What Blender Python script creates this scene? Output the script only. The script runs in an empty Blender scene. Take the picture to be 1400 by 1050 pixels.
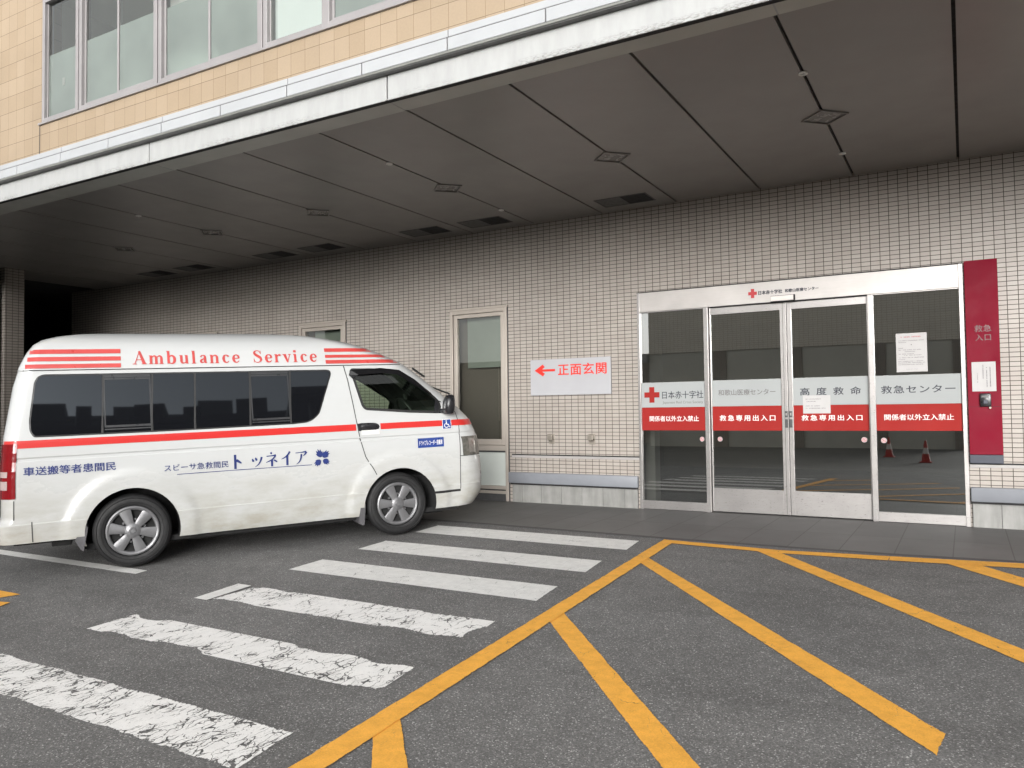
import bpy, bmesh, math, random
from mathutils import Vector, Matrix
from mathutils.geometry import tessellate_polygon

C = bpy.context.scene.collection
R = math.radians
scene = bpy.context.scene

# ------------------------------------------------------------------ camera
cam_d = bpy.data.cameras.new('camera')
cam = bpy.data.objects.new('camera', cam_d)
C.objects.link(cam)
scene.camera = cam
cam_d.sensor_width = 36.0
cam_d.lens = 36.0 * 1064.08 / 1400.0
cam_d.clip_start = 0.05
cam_d.clip_end = 1000
yaw, pit, rol = R(30.2034), R(1.96596), R(-0.73688)
fw = Vector((-math.sin(yaw) * math.cos(pit), math.cos(yaw) * math.cos(pit), math.sin(pit)))
r0 = Vector((math.cos(yaw), math.sin(yaw), 0))
u0 = r0.cross(fw)
rr = math.cos(rol) * r0 + math.sin(rol) * u0
uu = -math.sin(rol) * r0 + math.cos(rol) * u0
M = Matrix((rr, uu, -fw)).transposed().to_4x4()
M.translation = Vector((0, -9.6808, 1.29915))
cam.matrix_world = M

# ------------------------------------------------------------------ light
SUN_EL, SUN_AZ = R(8.5), R(158)           # azimuth clockwise from +Y
w = bpy.data.worlds.new('World')
scene.world = w
w.use_nodes = True
nt = w.node_tree
bg = nt.nodes['Background']
sky = nt.nodes.new('ShaderNodeTexSky')
sky.sky_type = 'NISHITA'
sky.sun_disc = False
sky.sun_elevation = SUN_EL
sky.sun_rotation = SUN_AZ
sky.dust_density = 4.0
sky.air_density = 1.0
hs = nt.nodes.new('ShaderNodeHueSaturation')
hs.inputs['Saturation'].default_value = 0.06
nt.links.new(sky.outputs[0], hs.inputs['Color'])
nt.links.new(hs.outputs[0], bg.inputs['Color'])
bg.inputs['Strength'].default_value = 0.15
sd = bpy.data.lights.new('sun', 'SUN')
sd.energy = 0.225
sd.angle = R(36)
sd.color = (1.0, 0.995, 0.985)
sun = bpy.data.objects.new('sun', sd)
C.objects.link(sun)
sdir = Vector((math.sin(SUN_AZ) * math.cos(SUN_EL), math.cos(SUN_AZ) * math.cos(SUN_EL), math.sin(SUN_EL)))
sun.rotation_euler = sdir.to_track_quat('Z', 'Y').to_euler()
sun.location = (0, -20, 30)
scene.view_settings.view_transform = 'Standard'
scene.view_settings.look = 'None'
scene.view_settings.exposure = 1.82
scene.view_settings.gamma = 1
scene.cycles.max_bounces = 10
scene.cycles.transparent_max_bounces = 16
scene.cycles.diffuse_bounces = 6
scene.cycles.caustics_reflective = False
scene.cycles.caustics_refractive = False
scene.cycles.use_denoising = True


# ------------------------------------------------------------------ material helpers
class NT:
    def __init__(s, name):
        s.m = bpy.data.materials.new(name)
        s.m.use_nodes = True
        s.t = s.m.node_tree
        s.t.nodes.clear()
        s.out = s.n('ShaderNodeOutputMaterial')

    def n(s, typ, **kw):
        x = s.t.nodes.new(typ)
        for k, v in kw.items():
            setattr(x, k, v)
        return x

    def l(s, a, b):
        s.t.links.new(a, b)

    def val(s, sock, v):
        if hasattr(v, 'is_linked') or isinstance(v, bpy.types.NodeSocket):
            s.l(v, sock)
        else:
            sock.default_value = v

    def math(s, op, a, b=0.0, c=None, clamp=False):
        x = s.n('ShaderNodeMath', operation=op)
        x.use_clamp = clamp
        s.val(x.inputs[0], a)
        s.val(x.inputs[1], b)
        if c is not None:
            s.val(x.inputs[2], c)
        return x.outputs[0]

    def coord(s, kind='Object', scale=None, rot=None, loc=None):
        tc = s.n('ShaderNodeTexCoord')
        o = tc.outputs[kind]
        if scale or rot or loc:
            mp = s.n('ShaderNodeMapping')
            if scale:
                mp.inputs['Scale'].default_value = scale
            if rot:
                mp.inputs['Rotation'].default_value = rot
            if loc:
                mp.inputs['Location'].default_value = loc
            s.l(o, mp.inputs['Vector'])
            o = mp.outputs[0]
        return o

    def noise(s, vec, scale, detail=4, rough=0.55, out=0):
        x = s.n('ShaderNodeTexNoise')
        s.l(vec, x.inputs['Vector'])
        x.inputs['Scale'].default_value = scale
        x.inputs['Detail'].default_value = detail
        x.inputs['Roughness'].default_value = rough
        return x.outputs[out]

    def vor(s, vec, scale, feature='F1', out='Distance', rnd=1.0):
        x = s.n('ShaderNodeTexVoronoi', feature=feature)
        s.l(vec, x.inputs['Vector'])
        x.inputs['Scale'].default_value = scale
        x.inputs['Randomness'].default_value = rnd
        return x.outputs[out]

    def ramp(s, fac, stops):
        x = s.n('ShaderNodeValToRGB')
        cr = x.color_ramp
        while len(cr.elements) < len(stops):
            cr.elements.new(0.5)
        for e, (p, c) in zip(cr.elements, stops):
            e.position = p
            e.color = (c, c, c, 1) if isinstance(c, (int, float)) else (*c, 1)
        s.val(x.inputs[0], fac)
        return x.outputs[0]

    def mix(s, fac, a, b, blend='MIX'):
        x = s.n('ShaderNodeMix', data_type='RGBA', blend_type=blend)
        s.val(x.inputs[0], fac)
        for i, v in ((6, a), (7, b)):
            if isinstance(v, tuple):
                x.inputs[i].default_value = (*v, 1) if len(v) == 3 else v
            else:
                s.l(v, x.inputs[i])
        return x.outputs[2]

    def bump(s, h, strength=0.3, dist=0.01):
        x = s.n('ShaderNodeBump')
        x.inputs['Strength'].default_value = strength
        x.inputs['Distance'].default_value = dist
        s.l(h, x.inputs['Height'])
        return x.outputs[0]

    def principled(s, color, rough=0.5, metal=0.0, spec=0.5, coat=0.0, normal=None):
        p = s.n('ShaderNodeBsdfPrincipled')
        if isinstance(color, tuple):
            p.inputs['Base Color'].default_value = (*color, 1)
        else:
            s.l(color, p.inputs['Base Color'])
        s.val(p.inputs['Roughness'], rough)
        p.inputs['Metallic'].default_value = metal
        p.inputs['Specular IOR Level'].default_value = spec
        p.inputs['Coat Weight'].default_value = coat
        p.inputs['Coat Roughness'].default_value = 0.05
        if normal is not None:
            s.l(normal, p.inputs['Normal'])
        return p.outputs[0]

    def surf(s, sh):
        s.l(sh, s.out.inputs['Surface'])
        return s.m


def simple(name, col, rough=0.5, metal=0.0, var=0.08, scale=6.0, spec=0.5, coat=0.0, rvar=0.1, stretch=None):
    """a plain material with soft mottling in colour and gloss"""
    n = NT(name)
    v = n.coord('Object', scale=stretch)
    f = n.noise(v, scale, 5, 0.6)
    a = tuple(c * (1 - var) for c in col)
    b = tuple(min(1, c * (1 + var)) for c in col)
    c = n.ramp(f, [(0.3, a), (0.7, b)])
    g = n.noise(v, scale * 2.3, 3)
    r = n.ramp(g, [(0.3, max(0.02, rough - rvar)), (0.7, min(1, rough + rvar))])
    return n.surf(n.principled(c, r, metal, spec, coat))


def brick_tiles(name, bw, bh, mortar, cols, mcol, offset=0.0, phase=(0, 0), rough=0.35, bumpd=0.004, freq=2, hline=None):
    n = NT(name)
    tc = n.n('ShaderNodeTexCoord')
    sp = n.n('ShaderNodeSeparateXYZ')
    n.l(tc.outputs['Object'], sp.inputs[0])
    cb = n.n('ShaderNodeCombineXYZ')
    # side faces use y instead of x
    geo = n.n('ShaderNodeNewGeometry')
    sn = n.n('ShaderNodeSeparateXYZ')
    n.l(geo.outputs['True Normal'], sn.inputs[0])
    ax = n.math('GREATER_THAN', n.math('ABSOLUTE', sn.outputs[0]), 0.7)
    xx = n.math('ADD', n.math('MULTIPLY', sp.outputs[0], n.math('SUBTRACT', 1.0, ax)), n.math('MULTIPLY', sp.outputs[1], ax))
    n.l(n.math('ADD', xx, -phase[0]), cb.inputs[0])
    n.l(n.math('ADD', sp.outputs[2], -phase[1]), cb.inputs[1])
    br = n.n('ShaderNodeTexBrick')
    br.offset = offset
    br.offset_frequency = freq
    br.squash = 1.0
    n.l(cb.outputs[0], br.inputs['Vector'])
    br.inputs['Scale'].default_value = 1.0
    br.inputs['Mortar Size'].default_value = mortar
    br.inputs['Mortar Smooth'].default_value = 0.15
    br.inputs['Bias'].default_value = 0.0
    br.inputs['Brick Width'].default_value = bw
    br.inputs['Row Height'].default_value = bh
    br.inputs['Color1'].default_value = (*cols[0], 1)
    br.inputs['Color2'].default_value = (*cols[1], 1)
    br.inputs['Mortar'].default_value = (*mcol, 1)
    big = n.noise(tc.outputs['Object'], 0.9, 5, 0.6)
    fine = n.noise(tc.outputs['Object'], 60, 3, 0.6)
    k = n.math('MULTIPLY', n.ramp(big, [(0.3, 0.88), (0.7, 1.05)]), n.ramp(fine, [(0.2, 0.94), (0.8, 1.04)]))
    vm = n.n('ShaderNodeVectorMath', operation='SCALE')
    n.l(br.outputs['Color'], vm.inputs[0])
    n.l(k, vm.inputs['Scale'])
    colr = vm.outputs[0]
    if hline:
        fz = n.math('FRACT', n.math('ADD', n.math('DIVIDE', n.math('ADD', sp.outputs[2], -phase[1]), bh), 0.5))
        near = n.math('LESS_THAN', n.math('ABSOLUTE', n.math('SUBTRACT', fz, 0.5)), hline[0] / bh)
        colr = n.mix(near, colr, hline[1])
    h = n.math('SUBTRACT', 1.0, br.outputs['Fac'])
    h2 = n.math('ADD', h, n.math('MULTIPLY', n.noise(tc.outputs['Object'], 14, 2), 0.25))
    rg = n.math('ADD', n.math('MULTIPLY', br.outputs['Fac'], 0.4), rough)
    return n.surf(n.principled(colr, rg, 0, 0.4, 0, n.bump(h2, 0.35, bumpd)))


def glass(name, tint, ior=1.9, rough=0.0, boost=0.0):
    n = NT(name)
    fr = n.n('ShaderNodeFresnel')
    fr.inputs['IOR'].default_value = ior
    f = n.math('ADD', fr.outputs[0], boost, clamp=True)
    tr = n.n('ShaderNodeBsdfTransparent')
    tr.inputs[0].default_value = (*tint, 1)
    gl = n.n('ShaderNodeBsdfGlossy')
    gl.inputs['Color'].default_value = (0.95, 0.97, 0.95, 1)
    gl.inputs['Roughness'].default_value = rough
    v = n.coord('Object')
    n.l(n.bump(n.noise(v, 1.1, 1), 0.014, 0.02), gl.inputs['Normal'])
    mx = n.n('ShaderNodeMixShader')
    n.l(f, mx.inputs[0])
    n.l(tr.outputs[0], mx.inputs[1])
    n.l(gl.outputs[0], mx.inputs[2])
    return n.surf(mx.outputs[0])


def asphalt_color(n, v):
    st = n.n('ShaderNodeTexVoronoi')
    n.l(v, st.inputs['Vector'])
    st.inputs['Scale'].default_value = 165
    spr = n.n('ShaderNodeSeparateColor')
    n.l(st.outputs['Color'], spr.inputs[0])
    stone = n.ramp(spr.outputs[0], [(0.0, 0.104), (0.45, 0.147), (0.80, 0.182), (0.94, 0.24), (0.985, 0.46)])
    fine = n.ramp(n.noise(v, 330, 2, 0.7), [(0.3, 0.72), (0.7, 1.25)])
    patch = n.ramp(n.noise(v, 0.55, 6, 0.62), [(0.3, 0.80), (0.7, 1.12)])
    mid = n.ramp(n.noise(v, 5.0, 4, 0.65), [(0.3, 0.88), (0.7, 1.10)])
    k = n.math('MULTIPLY', n.math('MULTIPLY', fine, patch), mid)
    # faint tyre tracks / oily streaks with a shape of their own
    vs = n.n('ShaderNodeMapping')
    vs.inputs['Scale'].default_value = (0.35, 1.6, 1)
    vs.inputs['Rotation'].default_value = (0, 0, R(-12))
    n.l(v, vs.inputs['Vector'])
    streak = n.ramp(n.noise(vs.outputs[0], 1.3, 5, 0.6), [(0.34, 0.88), (0.52, 1.0)])
    k = n.math('MULTIPLY', k, streak)
    c = n.n('ShaderNodeVectorMath', operation='SCALE')
    n.l(n.mix(1.0, stone, (1.0, 0.985, 0.965), 'MULTIPLY'), c.inputs[0])
    n.l(k, c.inputs['Scale'])
    edge = st.outputs['Distance']
    return c.outputs[0], edge


def mat_asphalt():
    n = NT('asphalt')
    v = n.coord('Object')
    col, h = asphalt_color(n, v)
    hh = n.math('ADD', n.math('MULTIPLY', h, -1.0), n.math('MULTIPLY', n.noise(v, 60, 3, 0.6), 0.6))
    return n.surf(n.principled(col, 0.82, 0, 0.35, 0, n.bump(hh, 0.22, 0.003)))


def mat_paint(name, col, wear, crackscale=7.0, dirt=0.15, rag=0.012, bite=0.0):
    """road paint: worn away (transparent) along cracks and ragged rims, so the asphalt sheet below shows"""
    n = NT(name)
    v = n.coord('Object')
    ua = n.n('ShaderNodeUVMap', uv_map='rim_a')
    ub = n.n('ShaderNodeUVMap', uv_map='rim_b')
    sa = n.n('ShaderNodeSeparateXYZ')
    sb = n.n('ShaderNodeSeparateXYZ')
    n.l(ua.outputs[0], sa.inputs[0])
    n.l(ub.outputs[0], sb.inputs[0])
    e1 = n.math('MINIMUM', sa.outputs[0], sb.outputs[0])
    e2 = n.math('MINIMUM', sa.outputs[1], sb.outputs[1])
    edge = n.math('MINIMUM', e1, e2)
    vr = n.n('ShaderNodeMapping')
    vr.inputs['Scale'].default_value = (1.9, 0.42, 1)
    vr.inputs['Rotation'].default_value = (0, 0, R(14))
    n.l(v, vr.inputs['Vector'])
    nf = n.noise(vr.outputs[0], 42, 6, 0.75)
    nm = n.noise(v, 7, 4, 0.6)
    need = n.math('MULTIPLY', n.math('ADD', n.math('SUBTRACT', nf, 0.38), n.math('MULTIPLY', n.math('SUBTRACT', nm, 0.5), 1.3)), rag * 4)
    if bite:
        bn = n.noise(v, 2.1, 2, 0.5)
        need = n.math('ADD', need, n.math('MULTIPLY', n.math('SUBTRACT', bn, 0.52), bite))
    rim = n.math('GREATER_THAN', edge, need)
    # cracks
    wv = n.noise(v, 9, 3, 0.6, out=1)
    wm = n.n('ShaderNodeVectorMath', operation='SCALE')
    n.l(wv, wm.inputs[0])
    wm.inputs['Scale'].default_value = 0.10
    va = n.n('ShaderNodeVectorMath', operation='ADD')
    n.l(v, va.inputs[0])
    n.l(wm.outputs[0], va.inputs[1])
    mp = n.n('ShaderNodeMapping')
    mp.inputs['Scale'].default_value = (1.7, 0.62, 1)
    mp.inputs['Rotation'].default_value = (0, 0, R(16))
    n.l(va.outputs[0], mp.inputs['Vector'])
    c1 = n.vor(mp.outputs[0], crackscale, 'DISTANCE_TO_EDGE')
    c2 = n.vor(mp.outputs[0], crackscale * 2.6, 'DISTANCE_TO_EDGE')
    amt = n.ramp(n.noise(v, 6.0, 4, 0.65), [(0.42, 0.0), (0.66, 1.0)])
    t1 = n.math('MULTIPLY', amt, 0.085 * wear)
    t2 = n.math('MULTIPLY', n.math('SUBTRACT', amt, 0.45), 0.13 * wear)
    ok = n.math('MULTIPLY', n.math('GREATER_THAN', c1, t1), n.math('GREATER_THAN', c2, t2))
    pit = n.math('GREATER_THAN', n.noise(vr.outputs[0], 60, 4, 0.75), 0.30 + 0.06 * wear)
    alpha = n.math('MULTIPLY', n.math('MULTIPLY', ok, rim), pit)
    dn = n.ramp(n.noise(v, 11, 6, 0.7), [(0.3, 1 - dirt), (0.62, 1.0)])
    dn2 = n.ramp(n.noise(v, 130, 3, 0.7), [(0.3, 1 - dirt * 0.9), (0.7, 1.02)])
    sc = n.n('ShaderNodeVectorMath', operation='SCALE')
    sc.inputs[0].default_value = col
    n.l(n.math('MULTIPLY', dn, dn2), sc.inputs['Scale'])
    p = n.principled(sc.outputs[0], 0.7, 0, 0.3, 0, n.bump(n.noise(v, 120, 3, 0.6), 0.4, 0.002))
    tr = n.n('ShaderNodeBsdfTransparent')
    mx = n.n('ShaderNodeMixShader')
    n.l(alpha, mx.inputs[0])
    n.l(tr.outputs[0], mx.inputs[1])
    n.l(p, mx.inputs[2])
    return n.surf(mx.outputs[0])


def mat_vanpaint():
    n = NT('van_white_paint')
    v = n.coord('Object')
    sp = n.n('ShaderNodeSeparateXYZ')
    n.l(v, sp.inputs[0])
    # road grime: patchy yellow-grey film, heavier low, where it also paints in shade
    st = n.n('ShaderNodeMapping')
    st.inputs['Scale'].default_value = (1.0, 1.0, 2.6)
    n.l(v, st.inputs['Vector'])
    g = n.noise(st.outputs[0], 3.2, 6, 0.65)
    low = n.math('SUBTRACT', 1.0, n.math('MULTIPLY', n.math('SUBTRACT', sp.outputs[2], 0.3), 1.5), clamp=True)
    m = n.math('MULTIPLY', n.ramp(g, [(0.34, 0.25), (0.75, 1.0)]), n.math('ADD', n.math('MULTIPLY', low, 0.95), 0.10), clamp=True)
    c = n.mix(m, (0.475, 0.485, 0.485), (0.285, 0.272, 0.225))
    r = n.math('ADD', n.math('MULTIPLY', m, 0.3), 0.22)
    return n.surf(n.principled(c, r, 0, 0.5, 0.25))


def mat_brushed(name, col, rough=0.33, scale=(1, 1, 1), metal=0.85):
    n = NT(name)
    v = n.coord('Object', scale=scale)
    f = n.noise(v, 8, 6, 0.7)
    big = n.noise(n.coord('Object'), 1.7, 4, 0.6)
    k = n.math('MULTIPLY', n.ramp(f, [(0.3, 0.95), (0.7, 1.03)]), n.ramp(big, [(0.3, 0.86), (0.7, 1.06)]))
    sc = n.n('ShaderNodeVectorMath', operation='SCALE')
    sc.inputs[0].default_value = col
    n.l(k, sc.inputs['Scale'])
    rg = n.ramp(n.noise(v, 22, 4), [(0.3, rough - 0.08), (0.7, rough + 0.1)])
    return n.surf(n.principled(sc.outputs[0], rg, metal, 0.5, 0, n.bump(f, 0.05, 0.002)))


def mat_fascia():
    n = NT('weathered_fascia_panel')
    v = n.coord('Object')
    st = n.n('ShaderNodeMapping')
    st.inputs['Scale'].default_value = (5, 1, 1.2)
    n.l(v, st.inputs['Vector'])
    streak = n.ramp(n.noise(st.outputs[0], 2.0, 6, 0.65), [(0.35, 0.90), (0.65, 1.02)])
    sp = n.n('ShaderNodeSeparateXYZ')
    n.l(v, sp.inputs[0])
    # chipped, blackened lower lip
    band = n.math('SUBTRACT', 1.0, n.math('DIVIDE', n.math('SUBTRACT', sp.outputs[2], 3.955), 0.055), clamp=True)
    sv = n.n('ShaderNodeMapping')
    sv.inputs['Scale'].default_value = (1, 1, 3.5)
    n.l(v, sv.inputs['Vector'])
    ch = n.noise(sv.outputs[0], 24, 6, 0.75)
    patch = n.ramp(n.noise(v, 1.1, 3), [(0.36, 0.0), (0.54, 1.0)])
    m = n.math('MULTIPLY', n.math('MULTIPLY', n.ramp(ch, [(0.47, 0.0), (0.55, 1.0)]), patch), n.math('POWER', band, 0.7), clamp=True)
    sc = n.n('ShaderNodeVectorMath', operation='SCALE')
    sc.inputs[0].default_value = (0.36, 0.365, 0.36)
    n.l(streak, sc.inputs['Scale'])
    c = n.mix(m, sc.outputs[0], (0.16, 0.155, 0.145))
    return n.surf(n.principled(c, 0.5, 0, 0.4))


def mat_paving():
    n = NT('dark_paving_slabs')
    v = n.coord('Object')
    br = n.n('ShaderNodeTexBrick')
    br.offset = 0.0
    mp = n.n('ShaderNodeMapping')
    mp.inputs['Location'].default_value = (0.13, 0.02, 0)
    n.l(v, mp.inputs['Vector'])
    n.l(mp.outputs[0], br.inputs['Vector'])
    br.inputs['Scale'].default_value = 1
    br.inputs['Brick Width'].default_value = 0.45
    br.inputs['Row Height'].default_value = 1.1
    br.inputs['Mortar Size'].default_value = 0.005
    br.inputs['Mortar Smooth'].default_value = 0.3
    br.inputs['Color1'].default_value = (0.116, 0.114, 0.112, 1)
    br.inputs['Color2'].default_value = (0.130, 0.128, 0.125, 1)
    br.inputs['Mortar'].default_value = (0.055, 0.053, 0.05, 1)
    k = n.math('MULTIPLY', n.ramp(n.noise(v, 1.2, 6, 0.65), [(0.3, 0.82), (0.7, 1.12)]), n.ramp(n.noise(v, 160, 3, 0.7), [(0.3, 0.86), (0.7, 1.12)]))
    sc = n.n('ShaderNodeVectorMath', operation='SCALE')
    n.l(br.outputs['Color'], sc.inputs[0])
    n.l(k, sc.inputs['Scale'])
    return n.surf(n.principled(sc.outputs[0], 0.55, 0, 0.45, 0, n.bump(n.noise(v, 90, 3), 0.2, 0.003)))


def mat_stone(name='stone_plinth'):
    n = NT(name)
    v = n.coord('Object', scale=(9, 9, 1.4))
    a = n.ramp(n.noise(v, 1.0, 6, 0.65), [(0.3, (0.185, 0.185, 0.175)), (0.7, (0.27, 0.268, 0.255))])
    b = n.ramp(n.noise(n.coord('Object'), 5, 4), [(0.3, 0.86), (0.7, 1.08)])
    sc = n.n('ShaderNodeVectorMath', operation='SCALE')
    n.l(a, sc.inputs[0])
    n.l(b, sc.inputs['Scale'])
    return n.surf(n.principled(sc.outputs[0], 0.55, 0, 0.4))


MAT = {}
MAT['asphalt'] = mat_asphalt()
MAT['paving'] = mat_paving()
MAT['kerbstone'] = simple('dark_kerb_course', (0.062, 0.060, 0.060), 0.7, 0, 0.18, 30)
WHITE = (0.84, 0.83, 0.81)
MAT['white_bad'] = mat_paint('white_road_paint_cracked', WHITE, 1.0, 13.0, 0.10, 0.012, 0.0)
MAT['white_mid'] = mat_paint('white_road_paint_worn', WHITE, 0.62, 9.0, 0.10, 0.013, 0.30)
MAT['white_ok'] = mat_paint('white_road_paint_dull', (0.78, 0.775, 0.75), 0.05, 3.0, 0.16, 0.004)
MAT['yellow'] = mat_paint('orange_road_paint', (0.92, 0.455, 0.074), 0.03, 2.2, 0.20, 0.005)
MAT['tile'] = brick_tiles('grey_wall_tile', 0.10, 0.05, 0.0037, ((0.366, 0.334, 0.300), (0.335, 0.300, 0.268)), (0.050, 0.040, 0.033), 0.0, (-3.69, 0.046))
MAT['tile_far'] = brick_tiles('grey_wall_tile_far', 0.10, 0.05, 0.0037, ((0.366, 0.334, 0.300), (0.335, 0.300, 0.268)), (0.050, 0.040, 0.033))
MAT['lip'] = simple('grey_drip_lip', (0.17, 0.175, 0.16), 0.6, 0, 0.15, 5)
MAT['tile_opp'] = brick_tiles('pale_wall_tile_opposite', 0.20, 0.10, 0.0060, ((0.80, 0.75, 0.66), (0.74, 0.69, 0.61)), (0.2, 0.18, 0.15))
MAT['stone_tile'] = brick_tiles('beige_stone_tile', 0.178, 0.203, 0.0022, ((0.325, 0.252, 0.174), (0.292, 0.222, 0.148)), (0.20, 0.145, 0.092), 0.0, (0.02, 4.67), 0.6, 0.003, 2, (0.0022, (0.13, 0.095, 0.062)))
MAT['soffit'] = simple('bronze_soffit_panel', (0.245, 0.235, 0.222), 0.36, 0.0, 0.05, 1.2, 0.5, 0, 0.04)
MAT['soffit_border'] = simple('soffit_border_strip', (0.44, 0.445, 0.41), 0.6, 0.0, 0.06, 2.5)
MAT['black'] = simple('black_gap', (0.012, 0.012, 0.013), 0.8, 0, 0.1)
MAT['dark'] = simple('dark_grey_paint', (0.045, 0.045, 0.046), 0.6, 0, 0.15)
MAT['fascia'] = mat_fascia()
MAT['band'] = simple('pale_metal_band', (0.345, 0.355, 0.365), 0.42, 0.0, 0.05, 3.0)
MAT['steel'] = mat_brushed('brushed_steel', (0.36, 0.345, 0.335), 0.34, (1, 1, 16), 0.75)
MAT['steel_h'] = mat_brushed('brushed_steel_header', (0.50, 0.475, 0.455), 0.42, (0.6, 1, 14), 0.4)
MAT['alu'] = simple('beige_aluminium_frame', (0.42, 0.375, 0.33), 0.42, 0.35, 0.05, 3)
MAT['alu_up'] = simple('mauve_grey_aluminium_frame', (0.29, 0.275, 0.275), 0.42, 0.3, 0.06, 3)
MAT['rail'] = simple('grey_vinyl_guard', (0.195, 0.205, 0.225), 0.48, 0, 0.05, 5)
MAT['ledge'] = simple('pale_ledge_tile', (0.33, 0.315, 0.305), 0.4, 0, 0.06, 4)
MAT['stone'] = mat_stone()
MAT['doorglass'] = glass('door_glass', (0.40, 0.40, 0.37), 2.1, 0.0, 0.12)
MAT['winglass'] = glass('window_glass', (0.50, 0.50, 0.47), 1.7, 0.0, 0.02)
MAT['upglass'] = glass('upper_window_glass', (0.86, 0.90, 0.87), 2.0, 0.0, 0.04)
MAT['vanglass'] = glass('van_door_glass', (0.66, 0.76, 0.66), 1.5)
MAT['sky_sheet'] = simple('frosted_film', (0.50, 0.60, 0.55), 0.6, 0, 0.06, 2)  # pale colour of the sheet that imitates reflected sky in the ground windows
MAT['spandrel'] = simple('pale_back_painted_panel', (0.50, 0.53, 0.50), 0.12, 0, 0.04, 2)
MAT['signwhite'] = simple('sign_white', (0.37, 0.37, 0.385), 0.65, 0, 0.03, 3, 0.2)
MAT['signred'] = simple('sign_red_lettering', (0.62, 0.022, 0.012), 0.5, 0, 0.05, 9)
MAT['bandwhite'] = simple('white_film_band', (0.315, 0.33, 0.328), 0.7, 0, 0.03, 2, 0.2)
MAT['bandred'] = simple('red_film_band', (0.265, 0.020, 0.017), 0.7, 0, 0.05, 2, 0.15)
MAT['ink'] = simple('dark_lettering', (0.025, 0.027, 0.04), 0.5, 0, 0.1)
MAT['inkgrey'] = simple('grey_lettering', (0.12, 0.115, 0.115), 0.5, 0, 0.1)
MAT['textwhite'] = simple('white_lettering', (0.70, 0.68, 0.66), 0.7, 0, 0.03, 6, 0.2)
MAT['redbox'] = simple('crimson_metal_panel', (0.165, 0.0035, 0.016), 0.62, 0, 0.08, 2.5, 0.15)
MAT['navy'] = simple('dark_navy_panel', (0.022, 0.027, 0.045), 0.4, 0, 0.1)
MAT['paper'] = simple('white_paper', (0.43, 0.42, 0.415), 0.75, 0, 0.03, 8)
MAT['papertext'] = simple('print_on_paper', (0.06, 0.06, 0.065), 0.7, 0, 0.2, 60)
MAT['paperred'] = simple('red_print_on_paper', (0.42, 0.05, 0.06), 0.7, 0, 0.2, 60)
MAT['blackplastic'] = simple('black_plastic', (0.012, 0.012, 0.014), 0.32, 0, 0.15)
MAT['hook'] = simple('bronze_hook', (0.30, 0.27, 0.23), 0.4, 0.5, 0.08)
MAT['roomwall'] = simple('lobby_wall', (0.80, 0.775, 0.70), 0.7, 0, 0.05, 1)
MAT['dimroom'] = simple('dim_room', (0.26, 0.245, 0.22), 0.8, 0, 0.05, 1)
MAT['roomfloor'] = simple('lobby_floor', (0.07, 0.07, 0.066), 0.35, 0, 0.08, 1)
MAT['curtain'] = simple('pale_grey_column', (0.62, 0.65, 0.64), 0.6, 0, 0.05, 1)
MAT['vent'] = simple('vent_louvre', (0.10, 0.10, 0.098), 0.5, 0.2, 0.15)
MAT['lampbody'] = simple('lamp_recess', (0.20, 0.19, 0.178), 0.4, 0, 0.08)
MAT['lamplens'] = simple('unlit_lamp_lens', (0.125, 0.118, 0.110), 0.25, 0, 0.1)
MAT['ring'] = simple('white_ring', (0.86, 0.85, 0.82), 0.4, 0, 0.05)
MAT['concrete'] = simple('pale_concrete', (0.55, 0.54, 0.49), 0.8, 0, 0.12, 0.5)
MAT['concrete_d'] = simple('dark_concrete', (0.13, 0.13, 0.12), 0.8, 0, 0.15, 0.5)
MAT['brown_far'] = simple('brown_far_cladding', (0.22, 0.19, 0.16), 0.7, 0, 0.12, 0.5)
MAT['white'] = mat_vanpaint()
MAT['van_red'] = simple('red_van_stripe', (0.50, 0.026, 0.023), 0.30, 0, 0.015, 4, 0.4, 0.0, 0.02)
MAT['van_pale_red'] = simple('sky_paled_red_roof_lettering', (0.46, 0.055, 0.050), 0.35, 0, 0.08, 6)  # paler red has the sky's reflection painted into the lettering
MAT['van_blue'] = simple('navy_van_lettering', (0.020, 0.034, 0.145), 0.35, 0, 0.08)
MAT['sticker_blue'] = simple('blue_sticker', (0.015, 0.045, 0.22), 0.35, 0, 0.08)
MAT['privacy'] = simple('dark_privacy_glass', (0.006, 0.0065, 0.008), 0.015, 0, 0.05, 1, 0.42, 0, 0.003)
_sp = MAT['privacy'].node_tree.nodes
[x for x in _sp if x.type == 'BSDF_PRINCIPLED'][0].inputs['Specular Tint'].default_value = (0.80, 0.90, 1.0, 1)  # bluish tint colours the reflections like a blue sky
MAT['rubber'] = simple('black_rubber', (0.013, 0.013, 0.013), 0.55, 0, 0.2, 8)
MAT['seam'] = simple('panel_gap_gutter_shade', (0.05, 0.05, 0.048), 0.8, 0, 0.1)
MAT['tyre'] = simple('tyre_rubber', (0.012, 0.012, 0.0125), 0.62, 0, 0.25, 12, 0.4)
MAT['hubcap'] = simple('silver_hubcap', (0.17, 0.17, 0.175), 0.42, 0.5, 0.07, 8)
MAT['well'] = simple('wheel_well', (0.010, 0.010, 0.010), 0.9, 0, 0.2)
MAT['cab'] = simple('cab_trim', (0.055, 0.055, 0.056), 0.7, 0, 0.15)
MAT['seat'] = simple('grey_seat_cloth', (0.06, 0.062, 0.066), 0.9, 0, 0.15)
MAT['lens_red'] = simple('red_lens', (0.17, 0.005, 0.008), 0.12, 0, 0.1, 12)
MAT['lens_clear'] = simple('clear_lens', (0.42, 0.33, 0.32), 0.12, 0.1, 0.1, 14)
MAT['headlamp'] = simple('headlamp_lens', (0.13, 0.125, 0.11), 0.08, 0.25, 0.3, 22)
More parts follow.
